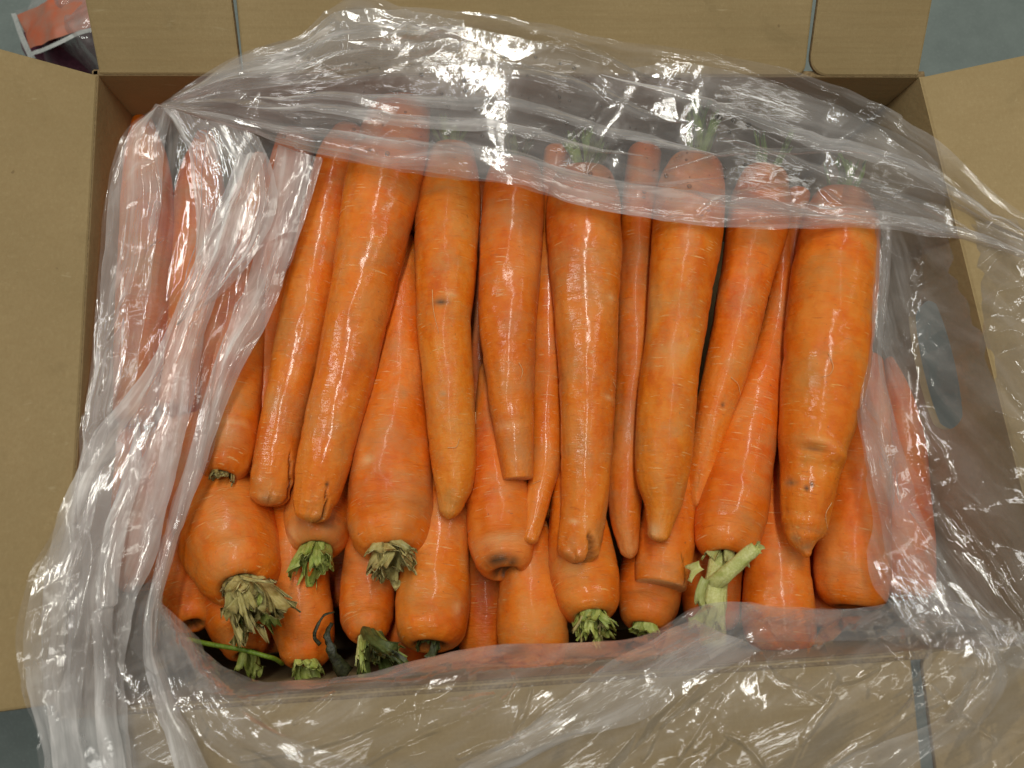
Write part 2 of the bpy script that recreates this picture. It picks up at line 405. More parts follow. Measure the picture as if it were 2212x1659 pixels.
flap(TL, BL, 0.0, np.linalg.norm(BL - TL) - .003, .15, R(36), 'left flap of the box')
flap(TR, BR, 0.0, np.linalg.norm(BR - TR) - .003, .15, R(13), 'right flap of the box')
LF = np.linalg.norm(BR - BL)
fa = along(BL, BR, 267, 1530); fb = along(BL, BR, 1967, 1405); fc = along(BL, BR, 1988, 1403)
flap(BL, BR, fa, fb, .14, R(-9), 'wide front flap under the clear bag', 0, .004)
flap(BL, BR, fc, LF, .14, R(-5), 'right front flap under the clear bag', .008, 0)

# ------------------------------------------------------------------ carrots
NS = 44
RZ = RIM
def build_carrot(name, spec):
    P = np.array(spec['p'], float); h = spec['h']               # h: axis height in cm relative to the rim, per point or start/end
    hz = np.interp(np.linspace(0, 1, len(P)), np.linspace(0, 1, len(h)), h) * .01 + RZ
    C = at(P[:, 0], P[:, 1], hz); rr = P[:, 2] * depth(P[:, 0], P[:, 1], hz) / F
    K = np.concatenate([C, rr[:, None]], 1)
    d = np.linalg.norm(np.diff(C, axis=0), axis=1); Ltot = d.sum()
    n = max(24, int(Ltot / .0022)); t = np.linspace(0, 1, n)
    k = np.concatenate([[0], np.cumsum(d)]) / Ltot
    # interpolate with Catmull-Rom on true 3-D chord length
    T = np.empty_like(K); T[1:-1] = (K[2:] - K[:-2]) / (k[2:] - k[:-2])[:, None]; T[0] = (K[1] - K[0]) / (k[1] - k[0]); T[-1] = (K[-1] - K[-2]) / (k[-1] - k[-2])
    i = np.clip(np.searchsorted(k, t, 'right') - 1, 0, len(k) - 2); hh = (k[i + 1] - k[i])[:, None]; s = ((t - k[i]) / (k[i + 1] - k[i]))[:, None]
    Q = (2 * s**3 - 3 * s**2 + 1) * K[i] + (s**3 - 2 * s**2 + s) * hh * T[i] + (-2 * s**3 + 3 * s**2) * K[i + 1] + (s**3 - s**2) * hh * T[i + 1]
    c = Q[:, :3]; r = np.maximum(Q[:, 3], .0008); sl = t * Ltot
    tan = np.gradient(c, axis=0); tan /= np.linalg.norm(tan, axis=1)[:, None]
    # end caps; a crown may nod up towards the light
    for key, idx, sg in (('e0', 0, -1), ('e1', -1, 1)):
        if spec.get(key) == 'crown':
            tl = spec.get('tilt', .38 if spec.get('stub') else .04) * .85; nb_ = 18
            for q in range(nb_):
                a_ = idx - 0 + q if idx == 0 else -1 - q; w_ = (1 - q / nb_) ** 1.2
                tn = tan[a_] * sg + np.array([0, -.1, 1.0]) * tl * w_; tan[a_] = sg * tn / np.linalg.norm(tn)
    def cap(kind, c0, r0, dirn, s0, sg):
        if kind == 'point': prof = [(.25, .93), (.5, .78), (.75, .52), (.93, .25), (1.0, .04)]; L = min(r0 * 1.1, .006)
        elif kind == 'round': prof = [(.2, .96), (.42, .87), (.63, .73), (.82, .53), (.95, .28), (1.0, .05)]; L = r0 * .55
        elif kind == 'cut': prof = [(.5, .995), (.8, .97), (1.0, .90), (1.02, .6), (1.0, .3), (.98, .05)]; L = r0 * .16
        else: prof = [(.18, .97), (.38, .90), (.56, .81), (.70, .70), (.78, .59), (.78, .50), (.66, .42), (.48, .36), (.38, .22), (.36, .05)]; L = r0 * .62   # crown shoulder and hollow
        return [(c0 + dirn * L * a, r0 * b_, s0 + sg * L * a, a) for a, b_ in prof]
    e0 = cap(spec.get('e0', 'round'), c[0], r[0], -tan[0], 0., -1); e1 = cap(spec.get('e1', 'point'), c[-1], r[-1], tan[-1], Ltot, 1)
    cc = np.concatenate([np.array([q[0] for q in e0[::-1]]), c, np.array([q[0] for q in e1])])
    r2 = np.concatenate([[q[1] for q in e0[::-1]], r, [q[1] for q in e1]])
    ss = np.concatenate([[q[2] for q in e0[::-1]], sl, [q[2] for q in e1]])
    tt = np.concatenate([np.repeat(tan[:1], len(e0), 0), tan, np.repeat(tan[-1:], len(e1), 0)])
    view = np.array([0, 0, ZC]) - cc; view /= np.linalg.norm(view, axis=1)[:, None]
    nn = view - (view * tt).sum(1)[:, None] * tt; nn /= np.linalg.norm(nn, axis=1)[:, None]
    bb = np.cross(tt, nn)                                        # to the right or left of the picture
    if bb[len(bb) // 2][0] < 0: bb = -bb
    NS = 132 if (spec.get('cracks') or len(spec.get('marks', ())) > 1) else 64
    th = np.linspace(0, 2 * math.pi, NS, endpoint=False)
    S, A = np.meshgrid(ss, th, indexing='ij'); R2 = np.repeat(r2[:, None], NS, 1)
    sd = spec['seed']; cosA, sinA = np.cos(A), np.sin(A)
    low = vnoise(cosA * 1.3 + 11, S * 26 + sinA * 1.3, sd) * .038 + vnoise(cosA * 2.2 + sinA * 3 + 5, S * 70, sd + 3) * .016
    nring = vnoise(S * 210 + cosA * .35, np.floor(A * 0) + sinA * 1.1, sd + 5); ring = -np.maximum(nring - .35, 0) * .042
    fine = vnoise(S * 520, A * 9, sd + 7) * .006
    tipz = np.exp(-np.clip(Ltot + .004 - S, 0, 1) / .009) * (0 if spec.get('e1') in ('crown', 'cut') else 1)
    tipd = tipz * (vnoise(A * 1.6 + 3, S * 260, sd + 11) * .13 + vnoise(A * 3.1, S * 480, sd + 12) * .07)
    R3 = R2 * (1 + (low * 1.25 + ring + fine) * spec.get('rough', 1.) + tipd)
    scar = np.zeros_like(S); pale = np.zeros_like(S)
    # pixel-placed marks (x, y, half length along, half width across, depth, darkness, paleness)
    def pv(x, y):
        D = at(x, y, np.interp(.5, [0, 1], [hz[0], hz[-1]]))
        # nearest spine station in the picture
        rel = cc - np.array([0, 0, ZC]); px_ = rel @ np.array([1, 0, 0.]); py_ = rel @ np.array([0, cT, sT]); pz_ = rel @ np.array([0, sT, -cT])
        U = CX + F * px_ / pz_; Vp = CY - F * py_ / pz_
        jn = np.argmin((U - x) ** 2 + (Vp - y) ** 2)
        tx = (x - U[jn]) * pz_[jn] / F / max(r2[jn], 1e-4)
        return ss[jn], math.asin(max(-.98, min(.98, tx)))
    for (x, y, a, w, dep, dk, pl) in spec.get('marks', ()):
        s0, a0 = pv(x, y); px2m = .45 / F
        dA = np.angle(np.exp(1j * (A - a0))) * R2
        g = np.exp(-((S - s0) / (a * px2m)) ** 2 - (dA / (w * px2m)) ** 2)
        R3 = R3 - g * dep * .001; scar = np.maximum(scar, np.clip(g * dk * 1.3, 0, 1)); pale = np.maximum(pale, np.clip(g * pl * 1.3, 0, 1))
    for (xa, ya, xb, yb, w, dep) in spec.get('cracks', ()):
        sa, aa = pv(xa, ya); sb, ab = pv(xb, yb); px2m = .45 / F
        q = np.clip((S - sa) / (sb - sa + 1e-9), -.2, 1.3); ac = aa + (ab - aa) * q
        wob = vnoise(S * 500, S * 0, sd + 9) * .05
        dA = np.abs(np.angle(np.exp(1j * (A - ac - wob)))) * R2
        wid = w * px2m * np.clip(q + .25, .15, 1)
        g = np.clip(1 - dA / wid, 0, 1) * ((q > 0) & (q < 1.29))
        R3 = R3 - np.minimum(g * dep * .001, R2 * .8); scar = np.maximum(scar, np.clip(g * 1.3, 0, .55))
    if spec.get('e0') == 'crown' or spec.get('e1') == 'crown':
        fr = np.zeros(len(ss))
        if spec.get('e0') == 'crown': fr[:len(e0)] = np.array([max(0, 1 - abs(q[1] / max(r[0], 1e-6)) / .62) * 1.7 for q in e0[::-1]])
        if spec.get('e1') == 'crown': fr[-len(e1):] = np.array([max(0, 1 - abs(q[1] / max(r[-1], 1e-6)) / .62) * 1.7 for q in e1])
        scar = np.maximum(scar, np.clip(fr[:, None] * (1 + .5 * vnoise(A * 3, S * 0, sd)), 0, .95))
    if spec.get('e1') == 'cut':
        fr = np.zeros(len(ss)); fr[-4:] = 1; pale = np.maximum(pale, np.repeat(fr[:, None], NS, 1) * .7)
    tipn = np.repeat((spec.get('tip', 0.8) * np.clip((ss / Ltot - .45) / .5, 0, 1) if spec.get('e1', 'point') != 'crown' else ss * 0)[:, None], NS, 1)
    if spec.get('e0') == 'crown':                                 # earthy greenish shoulder round the leaf base
        sh = np.exp(-np.clip(ss, 0, None) / .010)[:, None] * (.42 + .3 * vnoise(A * 2.5, S * 120, sd + 2))
        scar = np.maximum(scar, np.clip(sh, 0, .6))
    V = cc[:, None, :] + R3[..., None] * (cosA[..., None] * nn[:, None, :] + sinA[..., None] * bb[:, None, :])
    nu = len(ss); V = V.reshape(-1, 3)
    co = np.stack([cosA * R2.mean(), sinA * R2.mean(), S], -1).reshape(-1, 3)
    Fq = gridfaces(nu, NS, True)
    base = [float(V[:, 0].mean()), float(V[:, 1].mean()), float(V[:, 2].min())]
    many = bool(spec.get('stub') or spec.get('hairs') or spec.get('leafstalk'))
    root = thing('carrot', base, spec['label'], 'carrot', 'carrots packed in the box')
    body = mesh('root', V, Fq, M_CAR, root, attrs={'co': co, 'scar': scar.ravel(), 'pale': pale.ravel(), 'tipness': tipn.ravel()})
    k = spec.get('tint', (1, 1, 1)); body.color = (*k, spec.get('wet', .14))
    # crown pieces
    if spec.get('stub'):
        end = spec.get('stubend', 1)
        cpos, dr, rad = (cc[-1], tt[-1], r[-1]) if end else (cc[0], -tt[0], r[0])
        stub(root, cpos - dr * rad * .05, dr, nn[-1] if end else nn[0], spec['stub'], sd)
    for hp in spec.get('hairs', ()):
        pts = []
        for (x, y) in hp:
            s0, a0 = pv(x, y); jn = np.argmin(np.abs(ss - s0))
            pts.append(cc[jn] + (r2[jn] * 1.0 + .0006) * (math.cos(a0) * nn[jn] + math.sin(a0) * bb[jn]))
        tube('root_hair', pts, 0.00017, .00010, M_HAIR, root, 5)
    return root

def tube(name, pts, r0, r1, mat, parent=None, ns=8, n=None, origin=None, wob=0., seed=0, flat=1., ribs=0):
    P = cr(np.asarray(pts, float), n or max(8, 5 * len(pts)))
    m = len(P); tan = np.gradient(P, axis=0); tan /= np.linalg.norm(tan, axis=1)[:, None]
    up = np.array([.13, .21, 1.]); A = np.cross(tan, up); A /= np.linalg.norm(A, axis=1)[:, None]; B = np.cross(A, tan)
    th = np.linspace(0, 2 * math.pi, ns, endpoint=False); rad = np.linspace(r0, r1, m)[:, None] * (1 + wob * vnoise(np.linspace(0, 9, m)[:, None] + 0 * th, th[None, :] * 2 + 0 * np.zeros((m, 1)), seed))
    if ribs: rad = rad * (1 + .09 * np.abs(np.cos(ribs * th))[None, :])
    V = P[:, None, :] + rad[..., None] * (np.cos(th)[None, :, None] * A[:, None, :] + flat * np.sin(th)[None, :, None] * B[:, None, :])
    V = np.concatenate([V.reshape(-1, 3), P[:1], P[-1:]]); Fq = [tuple(q) for q in gridfaces(m, ns, True)]
    for i in range(ns): Fq += [(m * ns, (i + 1) % ns, i), (m * ns + 1, (m - 1) * ns + i, (m - 1) * ns + (i + 1) % ns)]
    L = np.concatenate([np.repeat(np.linspace(0, .03, m), ns), [0, .03]])
    co = np.stack([V[:, 0] - V[0, 0], V[:, 1] - V[0, 1], L], -1)
    return mesh(name, V, Fq, mat, parent, attrs={'co': co}, origin=origin)

M_FERN = mat_leaf('fresh_leaf', (.14, .25, .03), (.27, .40, .08), (.09, .17, .02))
MATS = {'fern': M_FERN, 'pale': M_PALE, 'green': M_GREEN, 'white': M_WHITE, 'dark': M_DARK, 'tuft': M_TUFT}
def blade(parent, base, d, side, L, w, curl, flare, mat, seed, jag=.35):
    """one torn leaf base: a curved trough with a ruffled, frayed end"""
    rng = random.Random(seed); nc, nr_ = 9, 8
    d = d / np.linalg.norm(d); side = side - (side @ d) * d; side /= np.linalg.norm(side); up = np.cross(d, side)
    ends = [1 - jag * rng.random() for _ in range(nc)]; f = rng.uniform(2.2, 4.5); ph = rng.uniform(0, 6); ra = rng.uniform(.15, .45); bx = rng.uniform(-.35, .35); tw = rng.uniform(-.5, .5)
    V = []; CO = []
    for off in (0, 1):
        for i in range(nr_):
            q = i / (nr_ - 1)
            for j in range(nc):
                x = (j / (nc - 1) - .5) * 2; l = L * q * (1 - (1 - ends[j]) * q * q)
                ww = w * (.75 + flare * q * q)
                tb = (1 - abs(x) * .6) * w * .15 * (1 - .75 * q) + .00012
                zz = curl * w * (x * x - .4) * (1 - .5 * q) + .35 * L * q * q * flare + w * ra * math.sin(f * x + ph) * q * q + rng.uniform(-1, 1) * w * .07 * q - off * tb * 2 + tw * x * w * q
                V.append(base + d * l + side * (x * ww + bx * L * q * q) + up * zz + side * rng.uniform(-1, 1) * w * .06 * q)
                CO.append((x * w + bx, zz, l))
    g = nr_ * nc; Fq = []
    for q in gridfaces(nr_, nc): Fq.append(tuple(q)); Fq.append(tuple(g + k for k in q[::-1]))
    for i in range(nr_ - 1):
        Fq += [(i * nc, g + i * nc, g + (i + 1) * nc, (i + 1) * nc), (i * nc + nc - 1, (i + 1) * nc + nc - 1, g + (i + 1) * nc + nc - 1, g + i * nc + nc - 1)]
    for j in range(nc - 1):
        Fq += [(j, j + 1, g + j + 1, g + j), ((nr_ - 1) * nc + j, g + (nr_ - 1) * nc + j, g + (nr_ - 1) * nc + j + 1, (nr_ - 1) * nc + j + 1)]
    return mesh('leaf_stub', np.array(V), Fq, MATS[mat], parent, attrs={'co': np.array(CO)})
def stub(parent, pos, d, up, sp, seed):
    """sp: list of groups (count, length px, width px, ring radius px, spread, material, bias xyz)"""
    rng = random.Random(seed * 7 + 1); m = .45 / F
    up = up - (up @ d) * d; up /= np.linalg.norm(up); sd = np.cross(d, up)
    for (cnt, L, w, rad, spread, mat, bias) in sp:
        for k in range(cnt):
            a = 2 * math.pi * (k + rng.uniform(-.35, .35)) / cnt
            o = sd * math.cos(a) + up * math.sin(a)
            dd = d + o * spread * rng.uniform(.5, 1.2) + np.array(bias) + np.array([rng.uniform(-.12, .12) for _ in range(3)])
            side = np.cross(dd, o)
            blade(parent, pos + o * rad * m * rng.uniform(.6, 1.1), dd, side, L * m * rng.uniform(.7, 1.15), w * m * rng.uniform(.7, 1.2), rng.uniform(.3, .8), rng.uniform(.2, .7), mat, rng.randint(0, 10**6))

ZB = (0, 0, 0)
CARROTS = [
 # --- upper layer, thin ends towards the viewer
 dict(label='slender left-leaning carrot with a cracked blunt tip, next to the shiny-streaked one', wet=0.75, p=[(762,300,46),(737,350,53),(703,480,54),(658,690,53),(613,900,49),(586,1040,46),(581,1072,40)], h=[-4.6,-4.2,-4.0,-3.9], e0='round', e1='round', cracks=[(622,985,612,1095,7,4)], marks=[(575,1080,10,16,.5,.3,.3)]),
 dict(label='long left-leaning carrot with the brightest shiny streak and a split lower tip', wet=1, p=[(872,212,58),(853,300,76),(829,400,82),(809,500,77),(785,620,71),(763,720,67),(741,820,63),(720,900,61),(699,1000,57),(681,1075,48),(674,1108,38)], h=[-3.1,-3.0,-2.9,-2.9], e0='crown', stubend=0, stub=[(6,80,12,16,.5,'fern',ZB)], e1='round', cracks=[(703,1062,686,1128,6,4)], marks=[(780,290,14,50,0,0,.15),(705,1052,5,4,.3,.8,0)], tint=(1.04,1.0,.95)),
 dict(label='pale orange carrot with a small brown scar halfway down and a smooth pointed tip', p=[(976,335,52),(974,375,61),(970,430,69),(966,520,70),(962,620,67),(960,700,61),(966,800,55),(972,900,54),(978,990,50),(979,1050,42),(972,1098,25)], h=[-3.9,-3.6,-3.4,-3.4], e0='crown', stubend=0, stub=[(6,90,12,16,.6,'fern',ZB)], e1='point', marks=[(952,676,8,17,1.0,.75,.2),(975,660,8,12,-.5,0,.5),(958,865,4,8,.5,.3,.5)], hairs=[[(935,650),(938,690),(950,735)],[(968,972),(985,970),(992,958)],[(1030,890),(1026,915)]], tint=(1.0,1.07,.95)),
 dict(label='carrot with a clean flat cut end, right of the scarred pale orange one', wet=0.45, p=[(1111,372,58),(1108,410,65),(1105,480,67),(1100,600,64),(1098,700,61),(1102,800,54),(1108,900,45),(1114,970,38),(1118,1030,33)], h=[-3.8,-3.6,-3.4,-3.3], e0='crown', stubend=0, stub=[(6,100,12,16,.6,'dark',ZB)], e1='cut', marks=[(1095,925,8,40,.5,0,.35)], hairs=[[(1120,800),(1128,815),(1124,830)]], tint=(.97,.95,1.1)),
 dict(label='thin bent carrot with a wet narrow pointed tip, left of the big centre carrot', wet=0.8, p=[(1205,330,30),(1192,470,30),(1186,600,33),(1184,800,35),(1181,900,35),(1179,1000,35),(1166,1060,29),(1153,1120,25),(1144,1165,18)], h=[-5.2,-4.9,-4.4,-3.6], e1='round', hairs=[[(1165,1045),(1150,1050)]]),
 dict(label='large straight carrot at the centre with a notched split tip', wet=0.75, p=[(1262,392,66),(1262,420,76),(1262,460,81),(1264,550,79),(1266,700,68),(1268,800,63),(1268,900,58),(1266,1000,54),(1261,1100,50),(1252,1170,47),(1246,1196,42)], h=[-3.5,-3.3,-3.1,-3.0], e0='crown', stubend=0, stub=[(6,110,13,18,.6,'fern',ZB),(5,120,12,16,.6,'dark',ZB)], e1='round', cracks=[(1270,1150,1280,1235,20,6)], marks=[(1238,1128,5,12,.4,0,.7),(1318,660,8,10,.2,0,.6),(1315,870,5,14,.2,0,.6)], hairs=[[(1322,830),(1330,842)]]),
 dict(label='thin carrot half hidden between the notched centre carrot and the nipple-tipped pale one', p=[(1392,330,36),(1382,420,38),(1376,560,39),(1372,700,38),(1366,830,37),(1358,950,37),(1350,1060,38),(1352,1130,31),(1359,1185,20)], h=[-5.6,-5.3,-4.9,-4.2], e1='point', tint=(.95,.92,1.0)),
 dict(label='thick pale carrot narrowing abruptly to a nipple-shaped rough tip', p=[(1502,362,58),(1496,400,70),(1488,470,76),(1478,560,74),(1468,650,66),(1456,740,62),(1445,820,64),(1438,900,64),(1433,990,61),(1431,1040,55),(1432,1082,43),(1428,1120,31),(1422,1158,23)], h=[-3.1,-2.9,-2.8,-2.8], e0='crown', stubend=0, stub=[(3,200,8,10,.12,'fern',(.05,.1,.1)),(8,110,10,16,.5,'fern',ZB)], e1='round', marks=[(1412,1150,14,16,.8,.15,.7),(1450,780,40,20,0,0,.25)], tint=(1.0,1.08,1.05)),
 dict(label='curved carrot sweeping down left behind the thick pale one', p=[(1652,385,52),(1645,420,62),(1634,500,66),(1613,600,57),(1592,700,52),(1568,800,47),(1541,900,40),(1518,1000,33),(1504,1080,24)], h=[-3.9,-3.8,-3.9,-4.4], e0='crown', stubend=0, stub=[(6,100,11,14,.5,'fern',ZB)], e1='point', marks=[(1560,880,5,5,.4,.6,.2),(1600,690,60,25,-.2,0,.1)], hairs=[[(1575,830),(1590,842),(1596,860)]], tint=(1.03,1.0,.95)),
 dict(label='biggest right-hand carrot, darker orange with a knobbly gouged lower end', wet=0.75, p=[(1817,440,66),(1815,468,78),(1811,510,83),(1802,600,88),(1791,700,92),(1780,800,90),(1767,900,81),(1757,950,74),(1753,985,68),(1748,1020,62),(1745,1055,58),(1741,1095,53),(1737,1135,47),(1734,1160,38),(1737,1178,25),(1741,1192,12)], h=[-3.2,-3.0,-2.8,-2.8], e0='crown', stubend=0, stub=[(6,100,13,18,.6,'fern',ZB)], e1='point', marks=[(1757,984,7,22,3.0,.5,0),(1768,968,10,32,-2.2,0,.25),(1797,990,13,34,-3.4,0,0),(1740,1015,9,60,.6,0,0),(1708,1048,7,15,1.4,.5,.5),(1762,1020,9,30,1.0,0,0),(1742,1068,3,5,.4,.8,0),(1752,1058,3,4,.3,.8,0),(1720,1160,8,10,.5,.3,.4),(1742,1180,8,14,.6,.3,.5),(1735,1120,4,60,.8,0,.1),(1737,1150,4,50,.8,.15,.1)], hairs=[[(1785,795),(1794,815),(1788,835),(1772,842)],[(1790,1085),(1778,1112),(1800,1140)]], tint=(1.0,.98,.7)),
 # --- crown ends towards the viewer, second layer
 dict(label='fat carrot with a dry tan ruffled leaf stub, just right of the shiny-streaked carrot', tilt=0.6, p=[(872,520,24),(870,600,34),(867,700,46),(861,790,57),(854,880,71),(847,970,84),(843,1060,92),(842,1120,93),(844,1158,86)], h=[-5.2,-4.9,-4.4,-4.2], e0='point', e1='crown', stub=[(8,74,19,28,.5,'pale',(.1,0,.2)),(8,96,16,16,.65,'pale',(.2,0,.25)),(4,34,18,32,.3,'tuft',ZB)], marks=[(797,1008,12,14,.3,0,.75),(870,870,10,12,.4,.2,.2)], tint=(1.02,.98,1.05)),
 dict(label='fat carrot with a cut white-green stem pointing up right from its crown', wet=0.4, tilt=0.35, p=[(1692,520,20),(1685,640,26),(1672,730,36),(1652,810,47),(1630,890,57),(1608,970,66),(1588,1060,74),(1574,1130,75),(1569,1172,68)], h=[-5.4,-5.0,-4.3,-4.0], e0='point', e1='crown', stub=[(2,50,15,22,.5,'white',(-.4,0,.1)),(2,50,9,26,.5,'white',(.2,0,.1))], special='cutstem', tint=(1.02,.96,.95)),
 dict(label='carrot with a brown stub at its crown, half under the left fold of the bag', p=[(560,345,18),(544,430,40),(520,600,57),(508,750,63),(498,880,66),(491,960,64),(486,1005,54)], h=[-6.0,-5.2,-4.6,-4.2,-3.9,-3.8], e0='point', e1='crown', stub=[(9,34,12,16,.5,'pale',(0,0,.25)),(4,26,12,18,.5,'tuft',(0,0,.2))], marks=[(490,935,9,40,.8,0,.5),(478,965,25,40,.4,.1,.45)], tint=(.98,.98,.95)),
 dict(label='fat lower left carrot with a big straw-coloured fibrous stub', tilt=0.75, p=[(428,900,88),(445,980,92),(463,1060,97),(489,1140,104),(507,1200,102),(519,1238,91)], h=[-8.0,-7.2,-6.3,-5.4,-4.9,-4.7], e0='round', e1='crown', stub=[(6,86,28,34,.16,'pale',(.3,-.05,.1)),(10,140,18,26,.42,'pale',(.4,-.1,.15)),(9,165,6,18,.6,'pale',(.7,.05,.2)),(3,150,15,26,.3,'green',(.3,-.3,-.1)),(4,38,20,36,.3,'tuft',ZB)], tint=(1.0,.95,.8)),
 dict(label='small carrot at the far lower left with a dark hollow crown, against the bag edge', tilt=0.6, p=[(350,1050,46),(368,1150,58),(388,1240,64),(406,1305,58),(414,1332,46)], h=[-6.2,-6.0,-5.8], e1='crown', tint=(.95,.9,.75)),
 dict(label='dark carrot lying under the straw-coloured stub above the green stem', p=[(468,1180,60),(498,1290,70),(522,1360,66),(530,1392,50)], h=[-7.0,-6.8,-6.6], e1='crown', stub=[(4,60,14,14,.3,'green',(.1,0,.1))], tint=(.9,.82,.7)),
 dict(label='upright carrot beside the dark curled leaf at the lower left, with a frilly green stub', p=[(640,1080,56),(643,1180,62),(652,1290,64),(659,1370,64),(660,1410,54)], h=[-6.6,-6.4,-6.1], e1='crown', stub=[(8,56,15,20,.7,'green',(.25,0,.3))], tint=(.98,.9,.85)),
 dict(label='short carrot with a flattened tan crown and green frilled stub, below the two cracked tips', tilt=0.6, p=[(706,960,56),(697,1050,66),(690,1120,69),(688,1160,66)], h=[-5.7,-5.5,-5.3], e1='crown', stub=[(6,66,22,24,.3,'green',(.05,-.05,.2)),(8,92,15,18,.6,'green',(.05,-.05,.25))], marks=[(672,1168,12,30,1.2,.05,.5),(690,1150,7,60,1.6,.25,.1),(705,1172,10,26,.8,.3,.1),(668,1140,6,10,.4,0,.4)], rough=2.0, tint=(.92,.92,.9)),
 dict(label='narrow carrot above a whitish green leafy stub at the bottom edge', tilt=0.5, p=[(803,1100,46),(799,1200,54),(794,1290,58),(793,1340,55),(795,1358,47)], h=[-6.1,-5.9,-5.6], e1='crown', stub=[(5,84,20,18,.15,'white',(-.05,-.05,.15)),(7,118,15,22,.55,'dark',(.3,-.05,.1)),(5,98,14,18,.5,'green',(.35,-.05,.2))], tint=(.95,.88,.85)),
 dict(label='broad smooth blunt-ended carrot resting on the bottom edge of the bag', wet=0.5, p=[(975,1010,48),(962,1100,58),(949,1180,69),(939,1260,80),(933,1320,83),(931,1358,78)], h=[-5.6,-5.4,-5.1], e1='crown', stub=[(3,40,14,16,.3,'dark',ZB)], marks=[(985,1330,16,10,.2,0,.5)], tint=(1.0,1.02,.95)),
 dict(label='carrot with a dark rotten crown scar, just below the flat cut end', tilt=0.5, p=[(1054,800,20),(1058,880,32),(1066,970,52),(1076,1060,70),(1082,1130,76),(1086,1180,74),(1089,1208,66)], h=[-5.3,-5.0,-4.6,-4.5], e0='point', e1='crown', marks=[(1080,1190,12,60,.8,0,.4),(1078,1230,9,34,.9,.85,0),(1102,1232,8,16,.7,.7,0)], tint=(1.0,.95,1.05)),
 dict(label='carrot seen end-on at bottom centre with its crown under the front fold', p=[(1138,1130,44),(1143,1230,62),(1149,1320,76),(1153,1390,78),(1155,1425,66)], h=[-5.8,-5.6,-5.3], e1='crown', tint=(.98,1.0,.9)),
 dict(label='wet carrot with a lime green frilly stub below the notched tip of the centre carrot', wet=0.9, tilt=0.6, p=[(1238,1010,44),(1244,1100,58),(1253,1180,71),(1264,1250,78),(1271,1300,72)], h=[-5.1,-4.9,-4.7], e1='crown', stub=[(8,56,18,22,.45,'green',(.12,-.05,.25)),(6,84,11,18,.7,'green',(.35,-.05,.2)),(6,70,4,14,.7,'pale',(-.1,-.1,.1))], marks=[(1230,1265,20,25,0,0,.15)], tint=(1.02,1.0,.75)),
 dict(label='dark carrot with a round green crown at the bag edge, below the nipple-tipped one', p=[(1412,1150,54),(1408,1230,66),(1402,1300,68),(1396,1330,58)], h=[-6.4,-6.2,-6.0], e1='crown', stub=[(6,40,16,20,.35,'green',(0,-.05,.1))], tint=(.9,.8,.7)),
 dict(label='blunt pale-ended carrot below the nipple-shaped tip', p=[(1456,980,46),(1448,1080,57),(1438,1170,62),(1432,1230,62),(1429,1258,58)], h=[-5.2,-5.0,-4.7], e1='cut', marks=[(1440,1268,10,40,.5,0,.5)], cracks=[(1470,1200,1480,1250,4,1.5)], tint=(.97,.96,1.1)),
 dict(label='carrot between the cut-stem carrot and the knobbly one, running under the front fold', wet=0.3, p=[(1692,900,34),(1686,1020,45),(1680,1120,57),(1678,1210,68),(1681,1300,78),(1686,1370,76)], h=[-5.9,-5.6,-5.2], e1='crown', tint=(1.0,.95,.9)),
 dict(label='rightmost carrot in the opening, partly covered by the right fold of the bag', p=[(1868,780,36),(1866,880,50),(1862,1000,63),(1850,1120,74),(1842,1220,80),(1841,1275,74)], h=[-5.2,-4.9,-4.6], e1='crown', tint=(.99,.94,.95)),
 dict(label='reddish carrot dimly seen through the right fold of the bag', p=[(1930,780,20),(1940,840,36),(1945,920,48),(1945,1040,58),(1950,1180,66),(1955,1260,62)], h=[-7.4,-6.8,-6.2], e1='crown', tint=(.95,.85,.85)),
 # --- under the left fold
 dict(label='carrot at far left showing orange through the outer left fold of the bag', p=[(308,262,22),(312,340,46),(316,450,58),(312,600,58),(300,760,54),(290,900,42)], h=[-4.6,-4.4,-4.2], e1='point', tint=(1.0,1.0,.9)),
 dict(label='carrot under the left fold below the far left one, seen as a pinkish shape', p=[(262,860,34),(270,980,48),(282,1090,60),(300,1190,66),(310,1240,60)], h=[-5.4,-5.2,-5.0], e1='crown', tint=(1.0,.95,.9)),
 dict(label='thick carrot under the upper left pleats, between the far left one and the stub-crowned one', p=[(446,290,20),(434,400,50),(420,560,66),(405,720,62),(388,880,50)], h=[-6.4,-6.0,-5.6], e1='point', tint=(1.0,.98,.95)),
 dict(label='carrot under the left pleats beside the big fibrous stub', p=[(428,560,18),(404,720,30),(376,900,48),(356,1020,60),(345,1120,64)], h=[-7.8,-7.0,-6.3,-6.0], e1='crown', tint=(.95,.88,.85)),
 # --- deep ones glimpsed in gaps, shade painted in with darkened tints
 dict(label='shadowed carrot glimpsed between the stub-crowned left carrot and the slender leaning one', p=[(640,300,40),(618,400,46),(596,540,50),(584,700,50),(572,880,50),(565,1010,44)], h=[-6.0,-5.8,-5.6], tint=(.9,.8,.75)),
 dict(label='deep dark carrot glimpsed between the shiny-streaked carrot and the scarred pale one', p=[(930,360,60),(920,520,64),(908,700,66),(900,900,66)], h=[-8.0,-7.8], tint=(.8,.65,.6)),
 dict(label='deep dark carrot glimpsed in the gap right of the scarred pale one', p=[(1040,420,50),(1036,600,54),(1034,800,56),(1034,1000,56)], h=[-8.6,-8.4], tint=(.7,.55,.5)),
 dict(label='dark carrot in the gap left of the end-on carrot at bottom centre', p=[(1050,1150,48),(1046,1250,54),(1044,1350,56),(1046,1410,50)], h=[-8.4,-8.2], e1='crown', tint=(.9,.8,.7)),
 dict(label='deep carrot glimpsed right of the whitish green stub at the bottom', p=[(878,1230,50),(874,1330,54),(873,1410,52),(873,1432,44)], h=[-9.0,-8.8], e1='crown', tint=(.85,.72,.65)),
